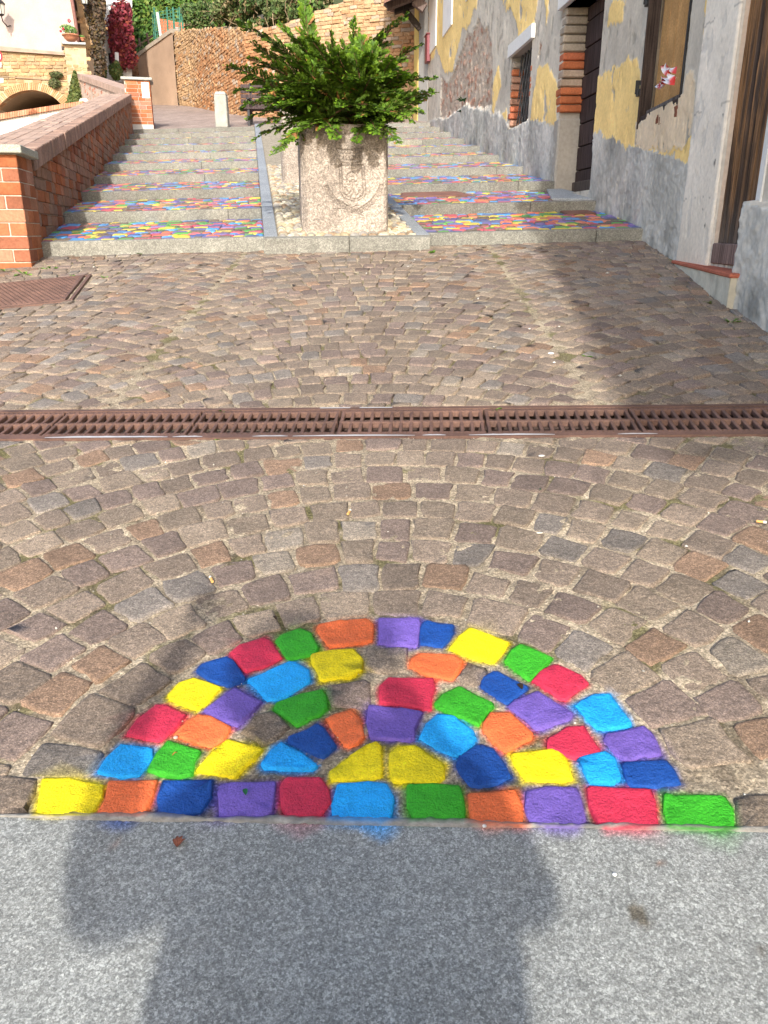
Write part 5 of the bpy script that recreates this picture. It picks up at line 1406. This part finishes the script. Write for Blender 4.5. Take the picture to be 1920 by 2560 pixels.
n = 40; V = []; C = []
for i in range(n):
    for k in range(14):
        x = -60+100*i/(n-1); y = 46+k*3.0; V.append((x, y, 5+k*1.9+1.6*float(fbm(np.array(x*.12), np.array(k*.5), 120)))); C.append(np.array((.07, .085, .03))*random.uniform(.7, 1.4))
obj('hillside', V, [(i*14+k, (i+1)*14+k, (i+1)*14+k+1, i*14+k+1) for i in range(n-1) for k in range(13)], 'leaf', None, np.array(C), True, kind='structure')
# bridge with the arch, pier, pink house
Yb = 28.0
br = empty('arched_bridge', (-12, Yb, 4), label='ochre brick arched bridge wall beneath the pale pink house', cat='bridge')
S_ = F/(Yb*1.11)
acx, acy, aR = 77, 323, 98
def arcpt(a, r): return (acx+r*math.sin(a), acy-r*math.cos(a))
outer_ = [(-120, 113), (215, 137), (216, 330), (160, 330)]+[arcpt(a, aR) for a in np.linspace(1.0, -1.0, 24)]+[(-10, 330), (-120, 330)]
P = pxpoly(outer_, Yb)
extr('wall_core', outer_, Yb+.03, .7, 'mortar', (.50, .38, .24), br)
hole = [arcpt(a, aR+20) for a in np.linspace(-1.25, 1.25, 24)]+[(180, 345), (-30, 345)]
HP = pxpoly(hole, Yb); OP = pxpoly([(-120, 125), (216, 140), (216, 330), (-120, 330)], Yb)
class Diff: pass
b = Buf(); z = min(p[1] for p in OP); 
zmax = max(p[1] for p in OP)
while z < zmax:
    x = min(p[0] for p in OP)-random.uniform(0, .3)
    while x < max(p[0] for p in OP):
        l = random.uniform(.2, .32); c = (x+l/2, z+.05)
        if pip(np.array(c[0]), np.array(c[1]), OP) and not pip(np.array(c[0]), np.array(c[1]), HP):
            col = OC(0, 0)
            if c[0] < A(45, 200, Yb).x and fbm(np.array(c[0]*.8), np.array(c[1]*.8), 5) > -.1: col = col*.6
            V, Fc, C = stone(ring([(x, z), (x+l, z), (x+l, z+.10), (x, z+.10)], .004, .006, .1, False), front(Yb), random.gauss(0, .008), -.05, .012, .008, 0, .02, .002, col); b.add(V, Fc, C)
        x += l
    z += .10
b.make('bricks', 'brick', br, kind='stuff')
for a in np.linspace(-1.02, 1.02, 45):
    da = 2.04/44*.40
    pts = [arcpt(a-da, aR), arcpt(a+da, aR), arcpt(a+da, aR+19), arcpt(a-da, aR+19)]
    extr('arch_brick', pts, Yb-.05, .3, 'brick', np.array(random.choice([(.48, .31, .16), (.54, .40, .24), (.46, .26, .13)])), br)
extr('coping', [(-120, 104), (162, 131), (163, 135), (162, 138), (-120, 118)], Yb-.10, .9, 'brick', (.36, .27, .21), br)
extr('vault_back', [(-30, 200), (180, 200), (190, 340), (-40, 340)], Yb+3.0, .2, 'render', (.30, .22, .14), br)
V = []; n = 24
for k, a in enumerate(np.linspace(-1.05, 1.05, n)):
    for Yq in (Yb+.02, Yb+3.1):
        p = A(*arcpt(a, aR), Yb); V.append((p.x, Yq, p.z))
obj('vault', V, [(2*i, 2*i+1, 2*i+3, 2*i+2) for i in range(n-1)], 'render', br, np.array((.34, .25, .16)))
extr('string_course', [(0, 190), (180, 203), (180, 205), (0, 192)], Yb-.02, .1, 'mortar', (.30, .22, .15), br)
pier = empty('brick_pier', A(188, 190, 27.7), label='ochre brick pier carrying the flower bowl at the end of the bridge', cat='pier')
extr('body', [(160, 111), (214, 111), (219, 190), (224, 250), (172, 250), (166, 160)], 27.75, .8, 'mortar', (.50, .38, .25), pier, skew=-.40)
brickfield('bricks', front(27.75), pxpoly([(160, 111), (214, 111), (219, 190), (222, 230), (172, 230), (166, 160)], 27.75), .095, .27, OC, pier, rough=.006)
extr('cap_slab', [(154, 104), (214, 106), (214, 111), (156, 109)], 27.6, .95, 'granite', (.40, .42, .42), pier, skew=-.40)
def pot(name, px, py, Y, r, h, label, flowers):
    p = A(px, py, Y); t = empty(name, p, label=label, cat='flower pot'); c = (p.x, p.y, p.z)
    obj('bowl', *lathe([(.001, 0), (r*.5, 0), (r*.78, h*.35), (r*.95, h*.8), (r*1.06, h*.82), (r*1.06, h), (r*.92, h), (r*.85, h*.8), (.001, h*.78)], c, 20), 'brick', t, np.array((.52, .22, .12)), True)
    leafmass('foliage', [(c[0], c[1], c[2]+h+r*.5, r*.9, r*.8, r*.55), (c[0]-r*.5, c[1], c[2]+h+r*.8, r*.7, r*.4, r*.4)], 520, r*.22, [(.10, .22, .04), (.16, .28, .07)], None, None, t, kind='stuff')
    for fx, fz, fr_ in flowers:
        leafmass('flower', [(c[0]+fx*r, c[1]-r*.3, c[2]+h+fz*r, fr_*r, fr_*r, fr_*r)], 70, r*.14, [(.55, .02, .05), (.7, .05, .10)], None, None, t)
pot('flower_bowl', 178, 103, 28.0, .24, .17, 'terracotta bowl of red geraniums on the brick pier', [(.15, 1.5, .22), (-.7, .6, .14), (-1.1, .35, .13), (-.4, .35, .13)])
pot('flower_pot', 207, 103, 28.05, .07, .09, 'tiny terracotta pot with a small plant beside the geranium bowl', [])
pk = empty('pink_house', A(60, 100, 29.6), label='pale pink plastered house above the arched bridge', cat='house')
extr('wall', [(-260, -140), (162, -140), (180, -6), (197, 106), (190, 145), (-260, 145)], 29.8, 4, 'render', (.47, .385, .345), pk, skew=-.45)
P = [A(180, -6, 29.7), A(189, 50, 29.7), A(196, 103, 29.7)]
b = Buf(); b.add(*tube([tuple(A(x, y, 29.7)) for x, y in ((176, -20), (184, 25), (190, 62), (196, 104))], .055, 8), (.20, .09, .07)); b.make('downpipe', 'iron', pk, True)
def lantern(px, py, Y, s, label):
    p = A(px, py, Y); c = (p.x, p.y, p.z); t = empty('wall_lantern', c, label=label, cat='lantern')
    obj('glass', *lathe([(s*.28, 0), (s*.42, s*.9)], c, 6), 'plastic', t, np.array((.62, .60, .52)))
    b = Buf(); b.add(*lathe([(s*.5, s*.9), (s*.3, s*1.15), (s*.08, s*1.3), (s*.05, s*1.45), (.001, s*1.5)], c, 6), (.03, .03, .03)); b.add(*lathe([(s*.52, s*.86), (s*.52, s*.93)], c, 6), (.03, .03, .03)); b.add(*lathe([(.001, -s*.12), (s*.12, -s*.1), (s*.3, 0), (s*.3, s*.05)], c, 6), (.03, .03, .03))
    for i in range(6):
        a = math.pi*2*i/6; b.add(*tube([(c[0]+s*.29*math.cos(a), c[1]+s*.29*math.sin(a), c[2]), (c[0]+s*.43*math.cos(a), c[1]+s*.43*math.sin(a), c[2]+s*.9)], .010, 4), (.03, .03, .03))
    b.make('frame', 'iron', t)
    obj('bracket', *tube([(c[0], c[1], c[2]-s*.1), (c[0], c[1]+.05, c[2]-s*.5), (c[0], c[1]+.35, c[2]-s*.75), (c[0], c[1]+.62, c[2]-s*.5)], .02, 6), 'iron', t, np.array((.04, .03, .03)))
lantern(3, 37, 29.2, .34, 'black street lantern on the pink house wall'); lantern(212, 11, 30.3, .30, 'black street lantern on the ochre brick tower')
tw = empty('brick_tower', A(215, 190, 30.9), label='tall ochre brick tower behind the flower bowl, half covered with dead creeper', cat='tower')
tpoly = [(176, -90), (262, -90), (258, 195), (226, 205), (206, 100), (190, 0)]
extr('wall_core', tpoly, 31.0, 3, 'mortar', (.45, .30, .17), tw, skew=-.40)
brickfield('bricks', front(31.0), pxpoly(tpoly, 31.0), .10, .26, lambda x, z: np.array(random.choice([(.48, .32, .16), (.44, .28, .14), (.46, .27, .13), (.39, .26, .15)]))*random.uniform(.8, 1.15), tw, .012, .03)
leafmass('dead_creeper', [B(245, y, 30.8, 13+4*math.sin(y*.1), 20, .18) for y in range(-30, 190, 18)]+[B(228, y, 30.8, 12, 14, .15) for y in (8, 20, 30, 42)], 5200, .11, [(.07, .05, .035), (.11, .07, .045), (.05, .045, .03), (.09, .06, .02)], 'dark dead creeper climbing the right edge of the ochre brick tower', 'creeper')
wh = empty('white_house', A(280, 190, 34.2), label='narrow white plastered house front between the tower and the red creeper', cat='house')
extr('wall', [(255, -120), (330, -120), (330, 205), (262, 205)], 34.5, 4, 'render', (.74, .76, .76), wh, skew=-.40)
for p, q_ in (((256, 94), (282, 84)), ((258, 172), (284, 158)), ((256, 16), (290, 6))):
    b = Buf(); b.add(*tube([tuple(A(*p, 34.45)), tuple(A(*q_, 34.45))], .018, 5), (.2, .2, .2)); b.make('cable', 'plastic', wh)
for px, py in ((281, 31), (275, 148), (275, 98), (274, 143)):
    p = A(px, py, 34.4); boxo('bracket', bx(p.x-.04, p.x+.04, p.y, p.y+.1, p.z-.14, p.z+.14), 'iron', (.06, .06, .06), wh)
leafmass('red_creeper', [B(x, y, 34.2, 16, 24, .3) for x, y in ((298, 40), (288, 65), (300, 80), (292, 105), (305, 125), (318, 100), (310, 30), (312, 60), (322, 140), (300, 148))], 5200, .13, [(.20, .025, .04), (.27, .04, .06), (.13, .02, .03), (.22, .05, .03)], 'crimson creeper hanging beside the white house front', 'creeper')
gvh = empty('ivy_house', A(420, 150, 41), label='building completely covered with green ivy above the upper road', cat='building')
extr('wall', [(300, -140), (640, -140), (640, 170), (300, 230)], 41.0, 4, 'render', (.30, .26, .2), gvh)
leafmass('ivy', [B(x+random.gauss(0, 6), y+random.gauss(0, 6), 40.7, 22, 20, .35) for x in range(305, 600, 22) for y in range(-45, 190, 24)], 20000, .17, [(.07, .15, .02), (.10, .19, .03), (.04, .09, .015), (.15, .20, .04), (.05, .12, .02)], None, None, gvh, kind='stuff')
for x, y, s in ((252, 178, 11), (290, 180, 12)):
    leafmass('small_bush', [B(x, y, 33.5, s, 16, .4), B(x+3, y-12, 33.5, s*.5, 12, .3)], 900, .1, [(.07, .13, .03), (.10, .16, .04), (.16, .17, .05)], 'green bush at the foot of the tower' if x < 270 else 'green bush at the foot of the red creeper', 'bush')
cyp = empty('cypress', A(188, 258, 26.4), label='small pointed cypress in front of the arched bridge', cat='tree')
leafmass('crown', [B(187, 258-i*9, 26.4, 17-i*1.75, 8, .26-.025*i) for i in range(9)], 4200, .075, [(.09, .12, .03), (.13, .15, .04), (.06, .09, .02)], None, None, cyp)
obj('trunk', *tube([tuple(A(188, 275, 26.4)), tuple(A(188, 225, 26.4))], [.05, .03], 8), 'wood', cyp, np.array((.15, .1, .06)))
for px, py, rx, ry_, lab in ((140, 187, 14, 6, 'flat clump of weeds growing from the bridge masonry'), (136, 208, 13, 9, 'hanging weeds on the bridge masonry above the arch')):
    leafmass('wall_weed', [B(px, py, 27.9, rx, ry_, .15)], 500, .07, [(.07, .09, .03), (.12, .12, .05)], lab, 'weed')
# white wall with the brick edge
ww = empty('white_wall', A(80, 300, 24), label='white plastered wall edged with a row of bricks left of the parapet', cat='wall')
ea, eb = (-60, 306), (207, 259)
def wl(f_): return (ea[0]+(eb[0]-ea[0])*f_, ea[1]+(eb[1]-ea[1])*f_)
extr('wall', [(-60, 309), (207, 263), (240, 262), (240, 380), (-60, 430)], 24.05, .4, 'white', (.80, .80, .79), ww)
NB = 44
for i in range(NB):
    a_, b_ = wl(i/NB), wl((i+.86)/NB); tt = .0+13
    h0 = 16-6*i/NB; c = np.array(random.choice([(.58, .24, .13), (.62, .30, .18), (.55, .27, .17)]))*random.uniform(.9, 1.1)
    extr('edge_brick', [(a_[0], a_[1]-h0+3), (b_[0], b_[1]-h0+3), (b_[0], b_[1]+3), (a_[0], a_[1]+3)], 23.95, .45, 'brick', c, ww)
extr('mortar', [(ea[0], ea[1]-11), (eb[0], eb[1]-6), (eb[0], eb[1]+2), (ea[0], ea[1]+2)], 24.0, .38, 'mortar', (.62, .54, .45), ww)
leafmass('white_flowers', [B(208, 252, 24.4, 8, 4, .1)], 200, .07, [(.8, .8, .8)], 'white blossom clump at the end of the brick edged wall', 'flowers')
# railing, mesh fence, red brick hut
rl = empty('railing', A(340, 150, 38), label='brown iron railing climbing along the retaining wall coping', cat='railing')
def stick(nm, p, q_, r, col, parent, Y0=38, Y1=38): return obj(nm, *tube([tuple(A(*p, Y0)), tuple(A(*q_, Y1))], r, 6), 'iron', parent, np.array(col))
for p, q_ in (((301, 143), (308, 190)), ((322, 121), (331, 170)), ((347, 96), (357, 143)), ((367, 84), (375, 122))): stick('post', q_, p, .05, (.13, .08, .06), rl)
for p, q_ in (((298, 146), (384, 88)), ((302, 168), (352, 128)), ((352, 128), (376, 108))): stick('rail', p, q_, .04, (.13, .08, .06), rl)
mf = empty('mesh_fence', A(430, 80, 37), label='green wire mesh fence on posts above the retaining wall', cat='fence')
stick('post', (404, 104), (393, 31), .06, (.55, .58, .56), mf, 37, 37)
for x in (385, 417, 432, 448, 455, 483): stick('post', (x+4, 100), (x, 18), .035, (.04, .16, .11) if x != 457 else (.2, .1, .07), mf, 37, 37)
for i in range(12): stick('wire', (385+i*9, 98-i*1.5), (380+i*9, 30-i*1), .012, (.05, .2, .14), mf, 37, 37)
for i in range(9): stick('wire', (384, 96-i*8), (485, 80-i*8), .010, (.05, .2, .14), mf, 37, 37)
hut = empty('brick_hut', A(430, 98, 39), label='small red brick hut behind the green mesh fence', cat='hut')
extr('wall', [(398, 46), (500, 66), (500, 110), (402, 110)], 39, 1.2, 'brick', (.60, .16, .08), hut)
extr('pink_panel', [(434, 66), (450, 69), (450, 110), (434, 110)], 38.95, .03, 'render', (.60, .36, .34), hut)
bxw = empty('meter_box', A(292, 160, 34), label='small white sign board beside the red creeper', cat='sign')
extr('board', [(287, 130), (295, 131), (296, 162), (288, 164)], 33.7, .08, 'white', (.82, .84, .85), bxw); stick('post', (293, 195), (292, 162), .03, (.3, .3, .3), bxw, 33.74, 33.74)
# traffic sign at the left edge
ts = empty('traffic_sign', A(-4, 240, 22), label='round red rimmed traffic sign on a pole at the left edge', cat='sign')
p = A(-9, 140, 22); 
def disc(r, y, c): n = 24; return [(p.x+r*math.cos(t*2*math.pi/n), y, p.z+r*math.sin(t*2*math.pi/n)) for t in range(n)]
for r, y, c in ((.145, p.y, (.55, .02, .04)), (.108, p.y-.004, (.85, .85, .85))):
    d0 = disc(r, y, c); d1_ = disc(r, y+.012, c); n = 24
    obj('sign_disc', d0+d1_, [tuple(range(n)), tuple(range(n, 2*n))[::-1]]+[((i+1) % n, i, n+i, n+(i+1) % n) for i in range(n)], 'plastic', ts, np.array(c))
for a_, b_ in (((-14, 156), (3, 168)), ((-6, 195), (8, 207))):
    extr('sign_plate', [(a_[0], a_[1]), (b_[0], a_[1]), (b_[0], b_[1]), (a_[0], b_[1])], 21.97, .015, 'plastic', (.75, .77, .78), ts)
stick('pole', (-2, 330), (-9, 120), .03, (.45, .47, .48), ts, 22.03, 22.03)

# ---------------------------------------------------------------- bollard, bench
q = PLp(0, 0)
def PL2(px, py):
    return (A(px, py, 21.42).x, 21.42)
bo = empty('stone_bollard', (A(556, 313, 21.42).x, 21.42, 3.6), label='square white stone bollard with a chamfered top at the head of the stairs', cat='bollard')
cx_ = A(556, 313, 21.42).x; zt = A(556, 238, 21.42).z; zt2 = A(556, 232, 21.42).z; ww_ = .155
V, Fc = cham([(cx_-ww_, 21.3, 3.6), (cx_+ww_, 21.3, 3.6), (cx_+ww_, 21.6, 3.6), (cx_-ww_, 21.6, 3.6), (cx_-ww_+.01, 21.31, zt), (cx_+ww_-.01, 21.31, zt), (cx_+ww_-.01, 21.59, zt), (cx_-ww_+.01, 21.59, zt)], .02)
obj('shaft', V, Fc, 'mortar', bo, np.array((.36, .36, .32)))
V, Fc = cham([(cx_-ww_+.012, 21.315, zt), (cx_+ww_-.012, 21.315, zt), (cx_+ww_-.012, 21.585, zt), (cx_-ww_+.012, 21.585, zt), (cx_-ww_+.05, 21.35, zt2+.02), (cx_+ww_-.05, 21.35, zt2+.02), (cx_+ww_-.05, 21.55, zt2+.02), (cx_-ww_+.05, 21.55, zt2+.02)], .01)
obj('cap', V, Fc, 'mortar', bo, np.array((.38, .38, .34)))
be = empty('bench', A(640, 308, 21.9), label='dark slatted bench against the old brick wall behind the conifer', cat='bench')
p0 = A(598, 308, 21.9); 
bx0 = p0.x; zg = platz(bx0, 21.9)-.05
for i in range(5):
    z = zg+.50+i*.115; V, Fc = cham(bx(bx0, bx0+1.7, 22.30+.02*i, 22.34+.02*i, z, z+.09), .006); obj('slat', V, Fc, 'wood', be, np.array((.07, .05, .05)))
for i in range(4):
    y = 21.85+i*.115; V, Fc = cham(bx(bx0, bx0+1.7, y, y+.095, zg+.42, zg+.455), .006); obj('slat', V, Fc, 'wood', be, np.array((.07, .05, .05)))
for x in (bx0+.22, bx0+1.45):
    for y in (21.88, 22.30):
        boxo('leg', bx(x, x+.06, y, y+.06, zg-.02, zg+.42), 'iron', (.03, .03, .035), be, .004)
    boxo('armrest', bx(x, x+.06, 21.86, 22.34, zg+.64, zg+.68), 'iron', (.03, .03, .035), be, .004)
    boxo('upright', bx(x, x+.06, 22.36, 22.40, zg+.42, zg+1.08), 'iron', (.03, .03, .035), be, .004)

# ================================================================ SMALL THINGS ON THE GROUND
def gp(dx, dy, h=.006): x, y = G(dx*1.15733, dy*1.15733); return Vector((x, y, gz(x, y)+h))
def butt(dx, dy, ang, label, burnt=False):
    p = gp(dx, dy, .009); t = empty('cigarette_butt', p, label=label, cat='cigarette butt'); d = Vector((math.cos(ang), math.sin(ang), GA*math.sin(ang)+GB*math.cos(ang)))
    obj('filter', *tube([p-d*.013, p+d*.006], .0042, 8), 'cloth', t, np.array((.75, .40, .14)))
    obj('paper', *tube([p+d*.006, p+d*.015], [.0042, .0038], 8), 'cloth', t, np.array((.75, .73, .68)))
butt(457, 1258, 2.0, 'bent cigarette butt on the cobbles up and left of the rainbow'); butt(754, 1112, 1.3, 'cigarette butt in a joint straight above the rainbow'); butt(1643, 1133, -.35, 'orange cigarette butt at the right edge of the cobbles')
def leaf(dx, dy, L, wd, ang, col, label, name='fallen_leaf', lobes=1):
    p = gp(dx, dy, .009); V = []; Fc = []; C = []
    for k in range(lobes):
        a = ang+(k-(lobes-1)/2)*.38; d = Vector((math.cos(a), math.sin(a), .15)); s = Vector((-math.sin(a), math.cos(a), 0)); l = L*(1-.15*abs(k-(lobes-1)/2)); b_ = len(V)
        for f_, w_, z in ((0, .05, 0), (.3, .8, .002), (.6, 1, .004), (.85, .5, .002), (1, 0.05, 0)):
            for e in (-1, 0, 1):
                V.append(tuple(p+d*l*f_+s*e*w_*wd/2+Vector((0, 0, z+(0 if e else -.0015)))))
        for i in range(4):
            for e in range(2): Fc.append((b_+i*3+e, b_+i*3+e+1, b_+(i+1)*3+e+1, b_+(i+1)*3+e))
    return obj(name, V, Fc, 'leaf', None, np.array(col), True, label=label, cat='leaf')
leaf(383, 1838, .026, .007, 1.55, (.26, .09, .05), 'withered brown leaf on the grey granite slab', lobes=4)
leaf(1128, 1496, .020, .014, 1.9, (.03, .018, .012), 'dark curled leaf on a blue painted cobble')
leaf(598, 1345, .018, .009, 2.2, (.05, .03, .015), 'dark leaf in the joint above the green painted cobble')
leaf(532, 1726, .017, .010, 1.9, (.02, .13, .05), 'dark green leaf scrap on the purple painted cobble')
leaf(372, 1640, .012, .004, .6, (.35, .12, .03), 'brown leaf scrap on the green painted cobble')
leaf(1575, 1242, .026, .008, .05, (.03, .025, .02), 'black curled leaf on the cobbles to the right')
def pebble(dx, dy, r, col, label, cat='pebble', sx=1):
    p = gp(dx, dy, .006); bm = bmesh.new(); bmesh.ops.create_icosphere(bm, subdivisions=2, radius=r)
    for v in bm.verts: v.co = Vector((v.co.x*sx*random.uniform(.9, 1.1), v.co.y*random.uniform(.8, 1), v.co.z*.6))+p
    V = [tuple(v.co) for v in bm.verts]; Fc = [tuple(v.index for v in f.verts) for f in bm.faces]; bm.free()
    return obj('pebble', V, Fc, 'mortar', None, np.array(col), True, label=label, cat=cat)
pebble(1170, 988, .006, (.8, .79, .76), 'long white stone chip on the cobbles just below the drain', sx=2)
pebble(1165, 1155, .004, (.75, .72, .62), 'thin pale splinter on the cobbles right of centre', sx=2.6)
pebble(1190, 766, .011, (.78, .77, .73), 'white stone chip on the sunlit cobbles near the shadow edge', sx=1.4)
pebble(380, 1598, .005, (.62, .42, .36), 'pinkish pebble in the joint between red and green painted cobbles')
pebble(1046, 1790, .004, (.75, .74, .72), 'white pebble in the mortar under the orange painted cobble')
pebble(1327, 1895, .004, (.82, .82, .8), 'tiny white crumb on the granite slab')
pebble(1530, 520, .02, (.85, .85, .84), 'white crumpled paper ball at the foot of the lowest step', 'paper')
pebble(1167, 1060, .004, (.04, .08, .05), 'small dark green glass chip on a cobble')
def weed(dx, dy, L, n, label, col=(.12, .26, .03), wd=.018): tuft('weed', gp(dx, dy, -.004), n, L, wd, col, label, 'weed')
weed(105, 580, .08, 8, 'broad leaved weed at the right corner of the brick pillar', (.13, .30, .04), .03)
weed(55, 592, .09, 7, 'weed with long leaves at the foot of the brick pillar', (.16, .30, .05), .034)
weed(12, 585, .08, 12, 'small ferny weed against the brick pillar at the left edge', (.14, .26, .05), .012)
weed(158, 596, .04, 10, 'low weed between the pillar and the iron cover'); weed(228, 600, .05, 14, 'weed at the far corner of the iron cover')
weed(478, 888, .035, 14, 'weed sprouting at the far rim of the drain'); weed(470, 948, .02, 8, 'tiny weed at the near rim of the drain')
weed(1070, 884, .04, 16, 'grassy weed at a grate joint right of centre', wd=.008); weed(300, 548, .04, 9, 'weed tuft below the left flight'); weed(265, 552, .035, 9, 'second weed tuft below the left flight, nearer the pillar')
weed(932, 545, .06, 12, 'weed at the right corner of the ramp kerb'); weed(1582, 695, .07, 18, 'weed at the base of the house wall', (.10, .20, .03)); weed(1530, 655, .05, 16, 'dry weeds under the plastered step', (.14, .16, .05))
weed(1268, 770, .03, 10, 'short weed in a cobble joint near the shadow')

# ================================================================ PHOTOGRAPHER (stands behind the viewpoint, casts the shadow)
def skinned(name, joints, edges, m, col, parent):
    me = bpy.data.meshes.new(name); me.from_pydata([j[0] for j in joints], edges, []); o = bpy.data.objects.new(name, me); COL.objects.link(o)
    md = o.modifiers.new('skin', 'SKIN'); sv = me.skin_vertices[0].data
    for i, j in enumerate(joints): r = j[1]; sv[i].radius = r if hasattr(r, '__len__') else (r, r); sv[i].use_root = (i == 0)
    s = o.modifiers.new('sub', 'SUBSURF'); s.levels = 2; s.render_levels = 2
    dg = bpy.context.evaluated_depsgraph_get(); ev = o.evaluated_get(dg); me2 = bpy.data.meshes.new_from_object(ev)
    V = [tuple(v.co) for v in me2.vertices]; Fc = [tuple(p.vertices) for p in me2.polygons]
    bpy.data.objects.remove(o)
    return obj(name, V, Fc, m, parent, np.array(col), True)
gx, gy_ = .03, -.50; g0 = gz(gx, gy_)
pr = empty('person', (gx, gy_, g0), label='person in a dark jacket holding up a phone behind the viewpoint', cat='person')
def J(x, y, z, r): return ((gx+x, gy_+y, g0+z), r)
jt = [J(-.03, 0, .72, (.31, .17)), J(-.03, .01, .98, (.31, .16)), J(-.05, .02, 1.12, (.29, .15)), J(-.09, .03, 1.24, (.17, .12)), J(-.14, .04, 1.31, .085), J(-.18, .06, 1.42, (.12, .12)), J(-.18, .065, 1.50, (.09, .10)),
      J(-.22, .03, 1.20, .10), J(-.47, .06, 1.02, .095), J(-.52, .22, 1.22, .045), J(-.44, .30, 1.42, .030),
      J(.18, .03, 1.24, .065), J(.28, .06, 1.02, .052), J(.14, .26, 1.14, .042), J(.03, .38, 1.26, .036),
      J(-.10, 0, .70, .10), J(-.12, .02, .42, .075), J(-.13, 0, .10, .05), J(-.14, .10, .04, .045), J(.10, 0, .70, .10), J(.12, .02, .42, .075), J(.13, 0, .10, .05), J(.14, .10, .04, .045)]
skinned('body', jt, [(0, 1), (1, 2), (2, 3), (3, 4), (4, 5), (5, 6), (3, 7), (7, 8), (8, 9), (9, 10), (3, 11), (11, 12), (12, 13), (13, 14), (0, 15), (15, 16), (16, 17), (17, 18), (0, 19), (19, 20), (20, 21), (21, 22)], 'cloth', (.10, .11, .14), pr)
for hx_, hy_, hz_, sg in ((-.44, .30, 1.42, 1), (.03, .38, 1.26, -1)):
    for k in range(4):
        a = (-.024+.016*k); V = [J(hx_+a*.6, hy_, hz_+.01, .014), J(hx_+a, hy_+.01, hz_+.06, .010), J(hx_+a*1.1, hy_+.03, hz_+.10-.006*abs(k-1.4), .008), J(hx_+a*1.1, hy_+.05, hz_+.115-.008*abs(k-1.4), .007)]
        skinned('finger', V, [(0, 1), (1, 2), (2, 3)], 'cloth', (.55, .36, .28), pr)
    skinned('thumb', [J(hx_+sg*.02, hy_, hz_, .014), J(hx_+sg*.045, hy_+.02, hz_+.03, .010), J(hx_+sg*.05, hy_+.04, hz_+.06, .008)], [(0, 1), (1, 2)], 'cloth', (.55, .36, .28), pr)
leafmass('hair', [(gx-.18, gy_+.04, g0+1.47, .15, .14, .12)], 1800, .03, [(.05, .035, .02)], None, None, pr)
ph = empty('mobile_phone', (0, -.06, 1.2), label='black mobile phone held up by the person', cat='phone')
V, Fc = cham(bx(-.036, .036, -.075, -.066, 1.135, 1.31), .003); obj('body', V, Fc, 'plastic', ph, np.array((.02, .02, .02)))
V, Fc = cham(bx(-.030, -.005, -.066, -.064, 1.26, 1.295), .0008); obj('camera_module', V, Fc, 'plastic', ph, np.array((.01, .01, .01)))
